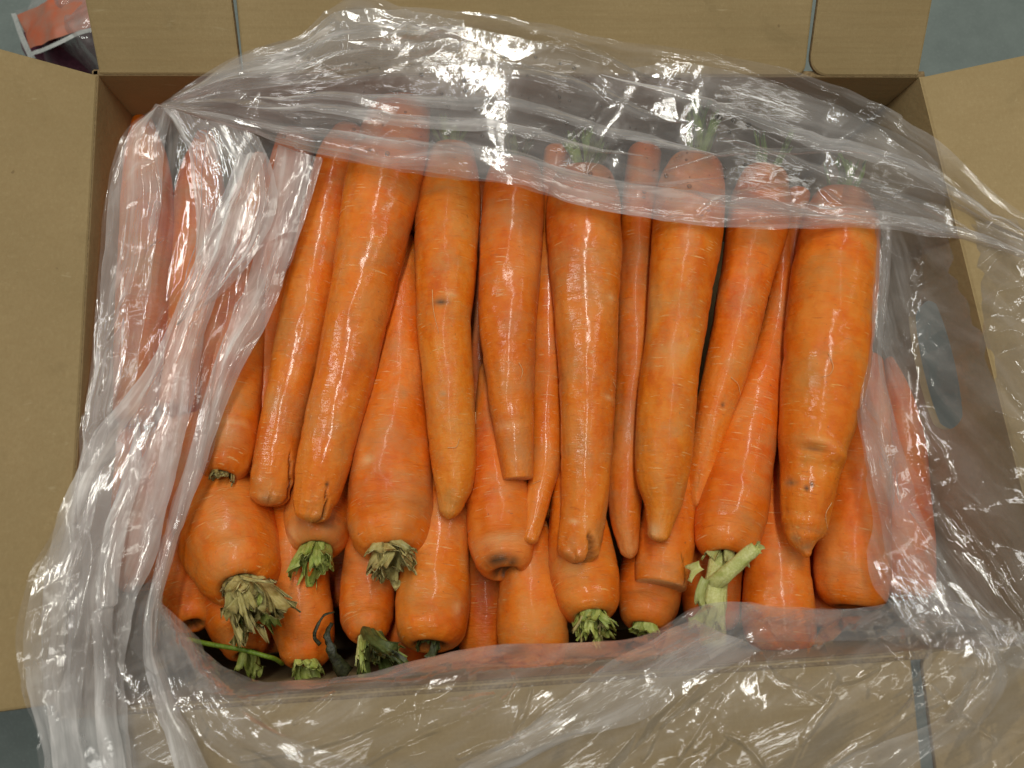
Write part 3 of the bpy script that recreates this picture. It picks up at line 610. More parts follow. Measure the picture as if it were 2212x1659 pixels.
 dict(label='dark carrot behind the white-green cut stem', p=[(1536,1060,60),(1536,1180,66),(1536,1270,68),(1536,1330,60)], h=[-7.2,-7.0], e1='crown', tint=(.9,.78,.7)),
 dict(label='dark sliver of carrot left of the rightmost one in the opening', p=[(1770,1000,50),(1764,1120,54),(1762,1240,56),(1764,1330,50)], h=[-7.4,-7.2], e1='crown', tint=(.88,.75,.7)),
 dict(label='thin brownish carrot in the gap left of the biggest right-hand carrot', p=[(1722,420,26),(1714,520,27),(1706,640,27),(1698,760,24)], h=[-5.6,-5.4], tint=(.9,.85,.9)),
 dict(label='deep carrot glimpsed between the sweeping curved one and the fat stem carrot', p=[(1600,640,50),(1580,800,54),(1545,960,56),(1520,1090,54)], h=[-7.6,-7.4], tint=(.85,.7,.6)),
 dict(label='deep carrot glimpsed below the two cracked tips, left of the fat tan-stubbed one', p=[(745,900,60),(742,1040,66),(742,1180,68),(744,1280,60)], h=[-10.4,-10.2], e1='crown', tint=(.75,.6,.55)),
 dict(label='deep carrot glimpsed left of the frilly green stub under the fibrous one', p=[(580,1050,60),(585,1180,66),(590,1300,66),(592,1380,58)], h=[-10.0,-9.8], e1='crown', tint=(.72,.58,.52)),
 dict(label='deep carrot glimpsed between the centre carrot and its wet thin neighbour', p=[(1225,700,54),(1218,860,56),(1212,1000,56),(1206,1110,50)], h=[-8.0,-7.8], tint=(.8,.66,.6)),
]
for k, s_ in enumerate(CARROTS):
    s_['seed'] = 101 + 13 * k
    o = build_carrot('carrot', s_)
    if s_.get('special') == 'cutstem':
        z = RIM - .030
        tube('leaf_stub', [at(1538, 1268, z - .002), at(1560, 1246, z + .006), at(1592, 1218, z + .011), at(1633, 1183, z + .015)], .0042, .0031, M_WHITE, o, 40, 22, wob=.10, seed=4, flat=.7, ribs=7)
        tube('leaf_stub', [at(1560, 1200, z - .010), at(1548, 1250, z - .003), at(1541, 1315, z - .001), at(1540, 1390, z - .006)], .0054, .0064, M_WHITE, o, 48, 22, wob=.10, seed=8, flat=.8, ribs=9)
        m_ = .45 / F; rg_ = random.Random(3)
        for (u0, v0, du, dv, L_, w_) in ((1524, 1250, -22, 42, 78, 12), (1532, 1300, -24, 50, 76, 11), (1554, 1290, 14, 60, 66, 10), (1514, 1222, -30, 12, 48, 13), (1632, 1186, 12, -10, 18, 9), (1628, 1190, 16, -4, 16, 8)):
            p0 = at(u0, v0, z + .002 if u0 < 1600 else z + .0145); dd = at(u0 + du, v0 + dv, z + .006 if u0 < 1600 else z + .016) - p0
            blade(o, p0, dd, np.array([-dd[1], dd[0], .3 * np.linalg.norm(dd)]), L_ * m_, w_ * m_, .5, .5, 'white', rg_.randint(0, 9999), .3)

# loose greenery
st = tube('green_stem', [at(405, 1380, RIM - .046), at(450, 1391, RIM - .042), at(520, 1403, RIM - .040), at(577, 1418, RIM - .041), at(596, 1424, RIM - .045), at(610, 1434, RIM - .052)], .0013, .0012, M_STEM, None, 8, 30, origin=tuple(at(520, 1403, RIM - .044)))
tag(st, 'thin bright green loose leaf stem lying across the lower left carrots', 'stem')
M_WILT = mat_leaf('wilted_leaf', (.022, .026, .009), (.05, .055, .02), (.012, .012, .006))
lo = tuple(at(700, 1390, RIM - .044))
lf = thing('curled_leaf', lo, None, None)
tube('leaf_tip', [at(722, 1322, RIM - .043), at(700, 1330, RIM - .040), at(686, 1352, RIM - .038), at(680, 1378, RIM - .039), at(692, 1392, RIM - .041)], .0005, .0011, M_WILT, lf, 7, 26, wob=.5, flat=.4)
tube('leaf_blade', [at(716, 1345, RIM - .046), at(708, 1372, RIM - .042), at(716, 1402, RIM - .040), at(728, 1432, RIM - .042), at(752, 1455, RIM - .046)], .0012, .0034, M_WILT, lf, 9, 34, wob=.6, seed=5, flat=.25)
tag(lf, 'dark wilted curled leaf strip lying beside the frilly green stub at lower left', 'leaf')

# ------------------------------------------------------------------ clear plastic bag
bag = thing('plastic_bag', (ctr[0], ctr[1], .01), 'crumpled clear plastic liner bag opened over the carrots and draped over the box', 'plastic bag')
def patch(name, rows, nu, nv, mat, seed, dirn=0., lcell=.028, wcell=.028, amp=.0042, fine=.0120, famp=.0011, creases=(), midk=1., crk=1., label=None, fold=None):
    """rows: polylines (x, y, h cm over the rim) that the sheet passes through; facets stretched along dirn"""
    t = np.linspace(0, 1, nu); L = np.stack([cr(np.array(r, float), t=t) for r in rows])       # (m, nu, 3)
    m = len(rows); q = np.linspace(0, m - 1, nv); i = np.clip(q.astype(int), 0, m - 2); s = (q - i)[:, None, None]
    Tn = np.empty_like(L); Tn[1:-1] = (L[2:] - L[:-2]) / 2; Tn[0] = L[1] - L[0]; Tn[-1] = L[-1] - L[-2]
    G = (2 * s**3 - 3 * s**2 + 1) * L[i] + (s**3 - 2 * s**2 + s) * Tn[i] + (-2 * s**3 + 3 * s**2) * L[i + 1] + (s**3 - s**2) * Tn[i + 1]
    P = at(G[..., 0], G[..., 1], RIM + G[..., 2] * .01)
    x, y = P[..., 0], P[..., 1]; c, s_ = math.cos(dirn), math.sin(dirn)
    if fold is None: a = x * c + y * s_; b_ = -x * s_ + y * c
    else:                                                         # pleats follow the sheet's own length
        a = np.repeat(t[None, :], nv, 0) * fold[0]; b_ = np.repeat(np.linspace(0, 1, nv)[:, None], nu, 1) * fold[1]
        b_ = b_ + .004 * vnoise(x * 30, y * 30, seed + 40)
    wob = vnoise(x * 25, y * 25, seed + 9) * .004
    P = P.copy(); P[..., 2] += vnoise(x * 17, y * 6, 900) * .0050 + vnoise(x * 31, y * 13, 901) * .0016
    d = facet((a + wob) / lcell, (b_ + wob) / wcell, seed) * amp
    mid = np.clip(vnoise(x * 16, y * 16, seed + 61) * 1.5 + .55, .1, 1.)
    d += facet((a * .85 + b_ * .5) / (lcell * .5) + 7, (b_ * .85 - a * .3) / (wcell * .6) + 3, seed + 20) * amp * .34 * mid * midk
    mk = crk * np.clip((vnoise(x * 24, y * 24, seed + 60) - .22) * 3.2, 0, 1.)                # crumples come in clusters
    d += facet(x / fine, y / fine, seed + 30) * famp * 1.5 * mk
    d += facet(x / (fine * .55) + 9, y / (fine * .5) + 4, seed + 33) * famp * .30 * mk
    for cz, cw, pl in creases:                                    # pinched ridges
        hq = np.median(P[..., 2]); q = np.array(pl, float); q = cr(q, 4 * len(q)); C3 = at(q[:, 0], q[:, 1], np.full(len(q), hq))
        # move each ridge point onto the sheet seen there
        for it in range(2):
            dd = (C3[:, None, 0] - x.ravel()[None, ::7]) ** 2 + (C3[:, None, 1] - y.ravel()[None, ::7]) ** 2
            C3 = at(q[:, 0], q[:, 1], P[..., 2].ravel()[::7][dd.argmin(1)])
        dm = np.full(x.shape, 9.)
        for k in range(len(C3) - 1):
            ax, ay = C3[k, :2]; bx, by = C3[k + 1, :2]; L2 = (bx - ax) ** 2 + (by - ay) ** 2 + 1e-12
            tq = np.clip(((x - ax) * (bx - ax) + (y - ay) * (by - ay)) / L2, 0, 1); u_ = (k + tq) / (len(C3) - 1)
            dk = np.hypot(x - ax - tq * (bx - ax), y - ay - tq * (by - ay)) / (.35 + .65 * np.sin(np.pi * np.clip(u_, .02, .98)) ** .5)
            dm = np.minimum(dm, dk)
        d += np.maximum(0, 1 - dm / cw) * cz * (1 + .35 * vnoise(x * 110, y * 110, seed + 80))
    V = P.copy(); V[..., 2] += d
    eo = vnoise(x * 60, y * 60, seed + 70) * .0016 + facet(x / .02, y / .02, seed + 71) * .002
    V[..., 0] += facet(x / .018, y / .018, seed + 50) * .0013; V[..., 1] += facet(x / .018 + 3, y / .018, seed + 51) * .0013 + 0 * eo
    fo = np.stack([a + seed, b_ + seed, a * 0], -1).reshape(-1, 3)
    o = mesh(name, V.reshape(-1, 3), gridfaces(nv, nu), mat, bag, attrs={'fold': fo})
    if label: o['label'] = label
    return V, o

def rowlerp(r0, r1, k, lift=0., n=24):
    a = cr(np.array(r0, float), n); b_ = cr(np.array(r1, float), n); m = a * (1 - k) + b_ * k; m[:, 2] += lift
    return m.tolist()

# back fold: wide band over the crowns, pulled from the knot at upper left out to the right
b0 = [(345,228,.1),(400,190,.4),(520,112,.8),(640,62,1.8),(690,10,2.6),(760,-25,3.0),(860,-6,2.8),(930,10,2.5),(1100,35,2.2),(1300,70,1.8),(1480,105,1.4),(1640,135,1.2),(1760,172,.9),(1900,230,.6),(2000,290,.6),(2080,350,.8),(2150,412,1.2),(2320,540,2.2)]
b1 = [(346,230,.1),(430,205,.6),(560,160,1.0),(680,112,1.8),(800,95,2.2),(1000,112,1.6),(1300,152,1.0),(1600,205,.5),(1850,292,.2),(2050,395,.5),(2150,470,1.0),(2330,580,2.2)]
b2 = [(347,231,.1),(430,232,.4),(560,222,.7),(700,220,1.1),(900,232,1.5),(1200,285,.8),(1500,338,.1),(1800,390,-.2),(2050,450,.1),(2180,505,.9),(2330,600,1.8)]
b3 = [(348,232,.1),(450,264,0),(560,291,-.2),(700,330,.1),(800,346,.5),(960,376,.7),(1100,401,.4),(1250,436,-.1),(1400,466,-.3),(1530,486,-.45),(1650,491,-.5),(1760,486,-.5),(1900,490,-.3),(2050,511,-.2),(2200,548,.9),(2340,590,1.8)]
K = .0013; KW = .0032
BC = [[(1000,35),(1130,68),(1150,78),(1290,128),(1400,175),(1420,172),(1500,185)], [(345,232),(430,240),(530,262)], [(352,238),(450,258),(540,275)], [(590,232),(640,262),(760,268)],
      [(1510,470),(1560,430),(1660,410),(1730,400)], [(1740,440),(1790,455),(1850,450),(1990,490),(2100,530),(2200,555)], [(1620,480),(1700,470),(1800,478),(1880,482)], [(690,20),(740,60),(745,110)], [(1780,410),(1830,450),(1900,475)]]
Vb, _ = patch('back_fold', [b0, b1, b2, b3], 780, 200, M_FILM, 3, fold=(.50, .075), lcell=.085, wcell=.016, amp=.0026, famp=.0010, midk=.5, crk=.4, creases=[(K, KW, c) for c in BC])
c1 = [(352,236,-.3),(460,240,-.2),(600,215,.1),(760,180,.5),(1000,200,.8),(1300,250,0),(1600,310,-.5),(1850,390,-.4),(2060,470,-.2),(2320,590,.6)]
patch('back_fold', [rowlerp(b0, b1, .45, -.5), c1, rowlerp(b2, b3, .70, -.25)], 420, 110, M_FILM, 43, fold=(.50, .05), lcell=.09, wcell=.016, amp=.0028, famp=.0006, midk=.4, crk=.3)
patch('pleat', [rowlerp(b2, b3, .50, .15), rowlerp(b2, b3, .78, .35), rowlerp(b2, b3, 1.0, .18)], 520, 60, M_PLEAT, 4, fold=(.50, .02), lcell=.07, wcell=.014, amp=.0018, famp=.0008, midk=.5, crk=.5,
      creases=[(K, KW, c) for c in BC[4:7]])
def band(top, wd, h, nu, sd, mat=M_PLEAT):
    """a long narrow tuck: film folded back on itself"""
    t_ = [(x, y, hh) for (x, y), hh in zip(top, np.interp(np.linspace(0, 1, len(top)), np.linspace(0, 1, len(h)), h))]
    n_ = len(t_); b_ = [(x - 2, y + wd * (.03 + .97 * math.sin(math.pi * min(1, max(0, k / (n_ - 1)))) ** .6), hh) for k, (x, y, hh) in enumerate(t_)]
    patch('pleat', [t_, rowlerp(t_, b_, .5, .12), b_], nu, 22, mat, sd, fold=(.4, .008), lcell=.12, wcell=.012, amp=.0007, famp=.0003, midk=.4, crk=.4, creases=[(.0006, .0022, [(x, y + 3) for x, y, _ in t_])])
p0 = [(395,208,1.2),(520,125,1.6),(640,75,2.5),(720,18,3.4),(800,5,3.5),(900,20,3.2),(1000,45,2.8)]; p1 = [(375,224,.8),(520,188,1.4),(650,165,1.8),(740,140,2.3),(830,130,2.4),(920,120,2.4),(1010,105,2.3)]
patch('pleat', [p0, rowlerp(p0, p1, .5, .3), p1], 260, 110, M_PLEAT, 232, fold=(.18, .045), lcell=.05, wcell=.012, amp=.0030, fine=.009, famp=.0020, midk=1.0, crk=1.2)
p0 = [(355,226,.4),(480,200,.8),(620,190,1.1),(760,200,1.1),(860,225,.9)]; p1 = [(352,234,.3),(470,258,.3),(600,280,.4),(700,300,.4),(800,312,.3)]
patch('pleat', [p0, rowlerp(p0, p1, .5, .2), p1], 240, 60, M_FILM, 233, fold=(.14, .03), lcell=.09, wcell=.010, amp=.0020, famp=.0010, midk=.8)
band([(560,180),(760,150),(900,120),(1106,130),(1270,165),(1390,225),(1490,266)], 34, [1.5,2.0,2.2,1.5,.7], 420, 201, M_FILM)
band([(540,205),(700,190),(860,195),(1000,205),(1106,212),(1270,250),(1440,300),(1570,335)], 26, [1.1,1.6,1.7,1.0,.4], 420, 202)
band([(520,226),(680,215),(800,228),(950,245),(1106,265),(1230,293),(1390,334)], 26, [.9,1.6,1.2,.5], 380, 203)
band([(560,268),(800,282),(950,302),(1106,326),(1250,368),(1400,386),(1570,384)], 22, [.6,1.2,.7,-.1], 380, 204, M_FILM)
band([(1300,150),(1480,200),(1620,240),(1740,278),(1850,308),(2000,360),(2110,430),(2230,510)], 30, [1.6,1.0,.8,.9,1.6], 420, 205)
band([(1440,362),(1560,330),(1700,318),(1860,320),(2010,364)], 12, [.7,.7,.8,1.0], 260, 206, M_FILM)
band([(1560,300),(1700,330),(1860,380),(1990,430),(2120,500)], 20, [.8,.7,.8,1.4], 260, 207, M_FILM)

# left fold
l0 = [(347,229,0),(278,270,-.6),(242,350,-.9),(226,450,-1.0),(215,560,-1.0),(205,700,-.8),(190,820,-.5),(169,930,.1),(160,1030,.6),(128,1110,1.3),(85,1180,2.1),(55,1240,2.5),(28,1380,2.8),(40,1480,2.2),(80,1600,1.0),(100,1780,.4)]
l1 = [(349,231,-.1),(330,300,-.9),(312,450,-1.1),(292,650,-1.1),(270,800,-.9),(245,950,-.6),(225,1100,-.1),(200,1250,.8),(172,1400,1.2),(160,1500,1.0),(170,1620,.7),(180,1780,.3)]
l2 = [(450,263,-.3),(440,400,-1.0),(420,550,-1.2),(390,700,-1.2),(360,850,-1.2),(330,1000,-1.1),(300,1150,-.8),(275,1300,-.1),(255,1400,.4),(250,1500,.6),(270,1620,.5),(290,1780,.2)]
l3 = [(692,332,-1.0),(665,440,-1.3),(641,520,-1.5),(601,620,-1.6),(571,700,-1.6),(536,770,-1.6),(500,850,-1.7),(466,940,-1.8),(441,1020,-1.9),(402,1110,-2.0),(380,1190,-2.1),(356,1270,-1.9),(342,1340,-1.3),(350,1420,-.6),(385,1520,.3),(440,1640,.4),(490,1780,.1)]
LC = [[(560,300),(540,350),(520,420)],[(482,480),(440,545),(410,592),(370,662),(310,762),(240,880),(205,940)],[(520,640),(490,722),(470,800),(455,872)],[(602,510),(570,622),(520,722),(470,830),(440,932)],[(335,440),(325,560),(310,640)],
      [(278,640),(252,700),(236,730)],[(396,262),(385,340),(380,420)],[(378,1171),(346,1250),(329,1292),(308,1361)],[(332,1520),(395,1593),(460,1652)],[(300,880),(285,960),(262,1040)],[(420,700),(392,800),(372,900)],[(440,1000),(415,1080),(392,1150)],
      [(190,980),(170,1060),(165,1130)],[(262,1110),(240,1200),(225,1300)],[(340,1130),(315,1230),(300,1300)],[(90,1330),(70,1420),(52,1500)],[(190,1450),(182,1520),(180,1580)],[(235,760),(215,850)],[(255,540),(243,580),(240,620)]]
LCR = [(K * .9, .0028, c) for c in LC]
patch('left_fold', [l0, l1, l2, l3], 700, 210, M_FILM, 5, fold=(.42, .085), lcell=.16, wcell=.012, amp=.0026, famp=.0011, midk=.6, crk=.7, creases=LCR)
patch('pleat', [rowlerp(l2, l3, .60, .2), rowlerp(l2, l3, .82, .4), rowlerp(l2, l3, 1.0, .15)], 460, 70, M_BUNCH, 11, fold=(.42, .02), lcell=.16, wcell=.012, amp=.0013, famp=.0010, midk=.5, crk=.5, creases=[LCR[0], LCR[2], LCR[3], LCR[11]])
patch('pleat', [rowlerp(l0, l1, .15, .25), rowlerp(l0, l1, .7, .4), rowlerp(l1, l2, .25, .3)], 460, 80, M_PLEAT, 13, fold=(.42, .03), lcell=.16, wcell=.012, amp=.0018, famp=.0012, midk=.6, crk=.8, creases=[LCR[4], LCR[5], LCR[9], LCR[12], LCR[17]])
pa = [(520,330,-.3),(470,450,-.4),(404,606,-.4),(340,760,-.4),(270,860,-.2),(203,940,.2),(165,1010,.6),(120,1130,1.6),(90,1300,2.4),(100,1500,1.8),(130,1760,.8)]
pb = [(575,325,-.4),(520,480,-.6),(482,600,-.7),(440,720,-.7),(420,850,-.7),(395,960,-.8),(371,1081,-.8),(340,1200,-.6),(300,1300,0),(268,1450,.8),(275,1600,.9),(290,1760,.5)]
patch('pleat', [pa, rowlerp(pa, pb, .5, .25), pb], 520, 90, M_BUNCH, 15, fold=(.40, .035), lcell=.16, wcell=.010, amp=.0020, famp=.0010, midk=.6, crk=.7, creases=[LCR[1], LCR[10], LCR[13], LCR[14], LCR[15], LCR[16]])
pc = [(350,231,.3),(400,300,0),(420,420,-.2),(415,560,-.3),(380,700,-.3)]
pd = [(560,292,-.1),(590,380,-.4),(590,460,-.6),(530,580,-.7),(382,702,-.3)]
patch('pleat', [pc, rowlerp(pc, pd, .5, .2), pd], 200, 100, M_PLEAT, 17, fold=(.13, .05), lcell=.09, wcell=.010, amp=.0018, famp=.0012, midk=.7)
band([(452,266),(445,360),(430,480),(402,600),(372,720),(345,830)], 3, [.1,-.2,-.2,-.1], 200, 208)
pe = [(300,900,-.2),(262,1020,.2),(225,1150,1.1),(205,1300,1.7),(205,1480,1.7),(235,1720,1.0)]; pf = [(302,896,-.3),(302,1020,0),(275,1150,.7),(250,1300,1.3),(250,1480,1.4),(275,1700,.9)]
patch('pleat', [pe, rowlerp(pe, pf, .5, .12), pf], 300, 30, M_BUNCH, 209, fold=(.25, .012), lcell=.12, wcell=.010, amp=.001, famp=.0006)
pe = [(470,760,-.9),(430,900,-.9),(395,1030,-.9),(370,1150,-.8),(340,1290,-.3),(330,1400,.4)]; pf = [(472,760,-.9),(452,910,-1.0),(425,1040,-1.0),(388,1150,-1.0),(355,1280,-.5),(332,1402,.4)]
patch('pleat', [pe, rowlerp(pe, pf, .5, .12), pf], 260, 24, M_FILM, 210, fold=(.2, .01), lcell=.12, wcell=.010, amp=.0008, famp=.0006)

# front fold over the front wall and flap
f0 = [(330,1250,-1.2),(362,1330,-1.4),(420,1392,-1.5),(480,1440,-1.5),(560,1475,-1.4),(640,1472,-1.4),(760,1465,-1.4),(830,1450,-1.5),(900,1425,-1.6),(1000,1405,-1.6),(1100,1390,-1.6),(1200,1385,-1.6),(1350,1385,-1.5),(1430,1360,-1.5),(1490,1320,-1.5),(1560,1302,-1.4),(1650,1310,-1.4),(1800,1315,-1.4),(1880,1308,-1.4),(1960,1290,-1.1),(2060,1300,-0.7)]
f1 = [(230,1350,.6),(300,1470,.5),(450,1512,.4),(732,1485,.3),(1000,1460,.3),(1217,1440,.3),(1450,1430,.3),(1637,1422,.3),(1897,1398,.3),(2050,1390,.4),(2230,1385,.8)]
f2 = [(170,1560,.6),(400,1590,.8),(800,1585,.9),(1200,1560,1.0),(1600,1540,1.0),(1900,1520,.9),(2290,1500,.9)]
f3 = [(130,1790,.2),(500,1800,.2),(1000,1800,.2),(1600,1790,.3),(2000,1780,.3),(2350,1760,.4)]
FC = [[(780,1659),(846,1617),(974,1558),(1082,1517),(1116,1479),(1109,1458)],[(732,1597),(884,1534),(1068,1503)],[(1113,1579),(1172,1534),(1251,1482),(1300,1444)],[(992,1631),(1050,1610),(1113,1593)],[(1109,1583),(1128,1530),(1144,1489)],[(1637,1413),(1672,1462),(1706,1475),(1769,1510)],[(1887,1441),(1817,1468),(1762,1423)],
      [(1464,1628),(1510,1560),(1554,1500)],[(1786,1659),(1880,1593),(1984,1534),(2053,1500),(2098,1458)],[(1946,1361),(1949,1410),(1977,1462)],[(1390,1640),(1430,1560),(1500,1480)],[(560,1545),(600,1510),(590,1480)],[(640,1560),(680,1530),(720,1500)],[(1560,1580),(1600,1600),(1640,1650)],[(1720,1600),(1760,1540),(1800,1500)],[(520,1640),(640,1620),(760,1590)],[(2010,1480),(2060,1540),(2150,1600)],[(450,1450),(520,1520),(600,1580)]]
patch('front_fold', [f0, f1, f2, f3], 900, 210, M_FILM, 7, dirn=.45, lcell=.060, wcell=.022, amp=.0050, fine=.010, famp=.0020, midk=1.1, crk=1.1, creases=[(.0013, .0024, c) for c in FC])
patch('pleat', [rowlerp(f0, f1, 0, .1), rowlerp(f0, f1, .4, .25), rowlerp(f0, f1, .75, .15)], 520, 40, M_FILM, 12, dirn=.3, lcell=.05, wcell=.016, amp=.0015, famp=.0006)
# slanting double pleats on the front
s0 = [(960,1680,.9),(1113,1580,1.4),(1293,1448,1.2),(1420,1375,-.8),(1500,1335,-1.6)]
s1 = [(1040,1690,.9),(1217,1600,1.5),(1373,1562,1.5),(1500,1480,1.0),(1640,1400,.2)]
patch('pleat', [s0, rowlerp(s0, s1, .5, .25), s1], 260, 70, M_PLEAT, 25, fold=(.20, .035), lcell=.14, wcell=.012, amp=.0014, famp=.0006, midk=.5, creases=[(K, KW, FC[2]), (K, KW, FC[3])])
s2 = [(1930,1210,-1.4),(1965,1290,-1.0),(2060,1360,.3),(2110,1440,1.2),(2040,1540,1.5),(1880,1610,1.4),(1680,1700,1.0)]
s3 = [(2010,1180,-1.4),(2060,1280,-.6),(2140,1370,.8),(2175,1460,1.5),(2120,1560,1.6),(1990,1640,1.4),(1830,1720,1.0)]
patch('pleat', [s2, rowlerp(s2, s3, .5, .2), s3], 300, 80, M_FILM, 27, fold=(.22, .025), lcell=.05, wcell=.009, amp=.0026, famp=.0014)
s4 = [(430,1380,-1.4),(470,1470,.4),(560,1560,1.0),(700,1620,1.2),(900,1700,1.0)]
s5 = [(345,1300,-1.4),(360,1450,.4),(420,1580,1.1),(520,1660,1.2),(640,1740,.9)]
patch('pleat', [s4, rowlerp(s4, s5, .5, .2), s5], 240, 90, M_FILM, 29, fold=(.16, .04), lcell=.07, wcell=.011, amp=.0024, famp=.0007)

# right fold: lines the right wall and spills over it
r0 = [(1906,470,-1.2),(1893,600,-1.4),(1886,700,-1.5),(1876,790,-1.5),(1856,850,-1.5),(1850,900,-1.5),(1856,970,-1.5),(1870,1060,-1.6),(1882,1130,-1.8),(1872,1200,-2.0),(1890,1270,-1.8),(1930,1320,-1.2),(2000,1390,-.2)]
r1 = [(1990,470,-1.6),(1988,600,-2.4),(1982,700,-2.8),(1978,850,-2.8),(1990,1000,-2.6),(2012,1150,-2.0),(2050,1290,-.8),(2120,1420,.3)]
r2 = [(2060,480,-.2),(2110,620,.2),(2140,750,.3),(2186,960,.3),(2222,1120,.4),(2262,1300,.5),(2290,1450,.6)]
r3 = [(2200,470,1.8),(2320,700,2.6),(2380,1000,2.6),(2430,1400,1.8)]
RC = [[(1863,779),(1856,823),(1867,867),(1900,911)],[(2002,934),(2039,982),(2070,1049),(2113,1083)],[(2046,1084),(2105,1164),(2150,1233),(2212,1344)],[(1992,745),(2005,790),(2015,830)],[(1931,938),(1927,982),(1938,1083)],[(1960,1100),(2000,1180),(2040,1250)],[(1975,560),(2010,580),(2040,560)],[(1990,990),(2020,1080),(2050,1160)]]
patch('right_fold', [r0, r1, r2, r3], 600, 230, M_FILM, 9, dirn=-1.2, lcell=.06, wcell=.020, amp=.0044, fine=.010, famp=.0018, midk=1.1, crk=1.1, creases=[(.0013, .0024, c) for c in RC])
s6 = [(1903,440,-.9),(1897,520,-1.0),(1890,640,-1.1),(1880,780,-1.2),(1858,880,-1.2),(1866,1000,-1.2),(1890,1120,-1.3),(1920,1230,-1.1),(1990,1330,-.2)]
s7 = [(1925,440,-1.0),(1930,520,-1.3),(1922,660,-1.6),(1912,800,-1.6),(1930,900,-1.7),(1955,1000,-1.6),(1990,1100,-1.3),(2035,1200,-.8),(2110,1330,.5)]
patch('pleat', [s6, rowlerp(s6, s7, .5, .15), s7], 300, 80, M_FILM, 31, fold=(.24, .025), lcell=.05, wcell=.010, amp=.0026, famp=.0014)

# water droplets clinging to the back fold
b = NT('water'); wt = b.n('ShaderNodeBsdfTransparent'); wt.inputs[0].default_value = (.93, .93, .93, 1)
wg = b.n('ShaderNodeBsdfGlossy'); wg.inputs['Roughness'].default_value = .04
wf = b.n('ShaderNodeFresnel'); wf.inputs[0].default_value = 1.45
wm = b.n('ShaderNodeMixShader'); b.l(b.math('MULTIPLY', wf.outputs[0], 1.6, clamp=True), wm.inputs[0]); b.l(wt.outputs[0], wm.inputs[1]); b.l(wg.outputs[0], wm.inputs[2]); M_WATER = b.done(wm.outputs[0])
rng = random.Random(5); Vd = []; Fd = []
nlat, nlon = 5, 10
for k in range(230):
    i = rng.randint(60, 185); j = rng.randint(90, 500)
    c = Vb[i, j]; rd = .0004 + .0011 * rng.random() ** 4
    o0 = len(Vd)
    for a in range(nlat + 1):
        pa_ = math.pi * a / nlat
        for q in range(nlon):
            an = 2 * math.pi * q / nlon
            Vd.append((c[0] + rd * math.sin(pa_) * math.cos(an), c[1] + rd * math.sin(pa_) * math.sin(an), c[2] + rd * .62 * math.cos(pa_) + rd * .4))
    Fd += [(o0 + a * nlon + q, o0 + (a + 1) * nlon + q, o0 + (a + 1) * nlon + (q + 1) % nlon, o0 + a * nlon + (q + 1) % nlon) for a in range(nlat) for q in range(nlon)]
wd = mesh('water_droplets', np.array(Vd), Fd, M_WATER, bag); wd['kind'] = 'stuff'

# ------------------------------------------------------------------ packet on the floor behind the box
def onion(u, v, z, r, label, seed):
    c = at(u, v, z); th = np.linspace(0, 2 * math.pi, 40, endpoint=False); ph = np.linspace(0.02, math.pi - .02, 26)
    PH, T = np.meshgrid(ph, th, indexing='ij'); rad = r * (1 + .03 * vnoise(np.cos(T) * 2 + 5, PH * 2, seed)) * np.sin(PH) ** .9
    zz = r * np.cos(PH) * .86 + r * .35 * np.exp(-(PH / .25) ** 2)
    V = np.stack([c[0] + rad * np.cos(T), c[1] + zz, z + rad * np.sin(T)], -1).reshape(-1, 3)
    b_ = M_ONION; o = mesh('red_onion', V, gridfaces(26, 40, True), b_, None, origin=(c[0], c[1], z - r))
    return tag(o, label, 'onion', 'red onions in the clear packet')
b = NT('onion_skin'); tc = b.n('ShaderNodeTexCoord').outputs['Object']
cN = b.ramp(b.noise(b.mapv(tc, (260, 30, 260)), 1.0, 3, .6), [(.3, (.10, .022, .045)), (.7, (.20, .05, .09))])
pr = b.n('ShaderNodeBsdfPrincipled'); b.l(cN, pr.inputs['Base Color']); pr.inputs['Roughness'].default_value = .3; M_ONION = b.done(pr.outputs[0])
onion(178, 118, .030, .030, 'dark purple onion in the packet behind the box, nearer the flap corner', 3)
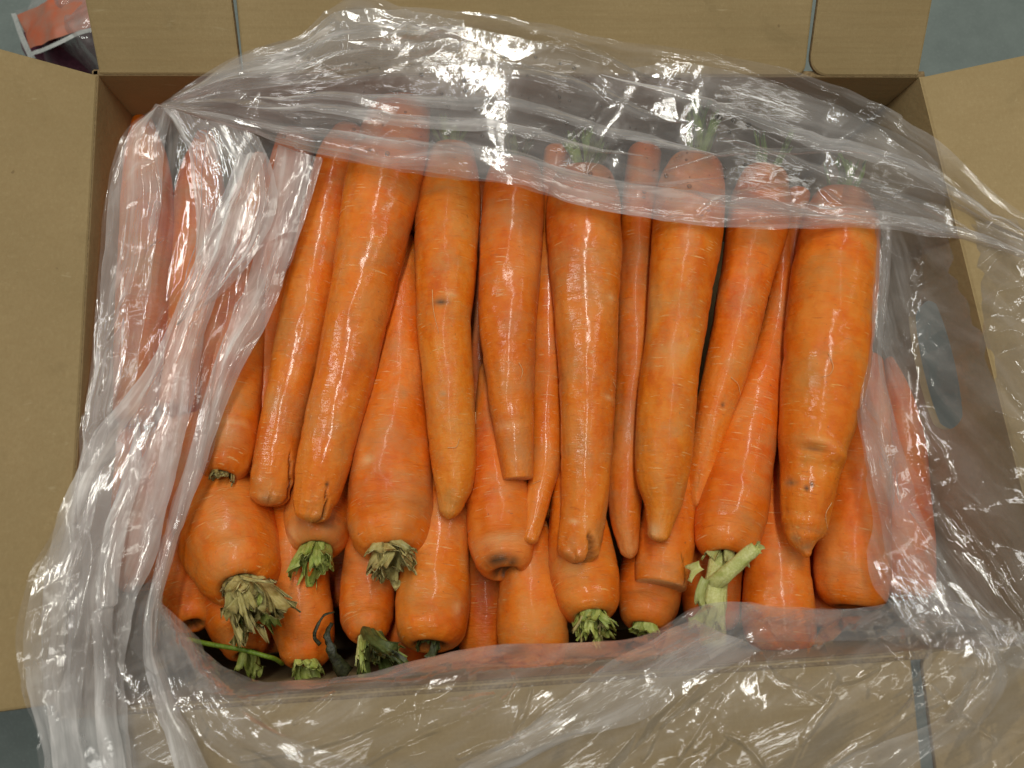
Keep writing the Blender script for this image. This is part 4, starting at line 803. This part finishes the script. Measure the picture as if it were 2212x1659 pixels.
onion(120, 100, .026, .026, 'dark purple onion in the packet behind the box, under the orange label', 4)
po = at(120, 60, .0)
pk = thing('produce_packet', tuple(po), 'clear packet with an orange label lying on the floor behind the upper left corner', 'packet')
def sheet(name, rows, nu, nv, mat, seed, amp, cell, parent):
    t = np.linspace(0, 1, nu); L = np.stack([cr(np.array(r, float), t=t) for r in rows]); m = len(rows)
    q = np.linspace(0, m - 1, nv); i = np.clip(q.astype(int), 0, m - 2); s = (q - i)[:, None, None]
    G = L[i] * (1 - s) + L[i + 1] * s
    P = at(G[..., 0], G[..., 1], G[..., 2]); P[..., 2] += facet(P[..., 0] / cell, P[..., 1] / cell, seed) * amp + facet(P[..., 0] / (cell * .4), P[..., 1] / (cell * .4), seed + 4) * amp * .4
    return mesh(name, P.reshape(-1, 3), gridfaces(nv, nu), mat, parent, attrs={'fold': P.reshape(-1, 3)})
M_LABEL = mat_plain('label_paper', (.52, .13, .06), .45, (.40, .19, .13), 60.)
sheet('film', [[(30,20,.03),(50,70,.04),(85,110,.03),(150,150,.012),(230,200,.005)],[(120,-20,.085),(140,40,.092),(170,80,.094),(200,120,.085),(260,190,.05)],[(200,-60,.09),(230,0,.1),(250,60,.1),(280,120,.09),(320,180,.05)]], 90, 70, M_FILM, 77, .006, .028, pk)
sheet('label', [[(38,34,.06),(52,72,.065),(68,108,.066)],[(100,0,.08),(112,46,.086),(122,84,.084)],[(190,-40,.085),(205,10,.09),(215,50,.088)]], 30, 24, M_LABEL, 79, .003, .03, pk)
M_SEAL = mat_plain('seal_plastic', (.55, .56, .54), .35, (.42, .44, .42), 300.)
sheet('seal_strip', [[(24,30,.058),(40,74,.062),(58,118,.062),(84,156,.055)],[(34,28,.061),(50,70,.066),(68,112,.066),(96,148,.058)]], 40, 5, M_SEAL, 81, .002, .03, pk)
sheet('seal_strip', [[(60,118,.067),(110,96,.085),(170,66,.092),(220,52,.09)],[(62,126,.067),(112,104,.085),(172,74,.092),(222,60,.09)]], 40, 5, M_SEAL, 82, .002, .03, pk)
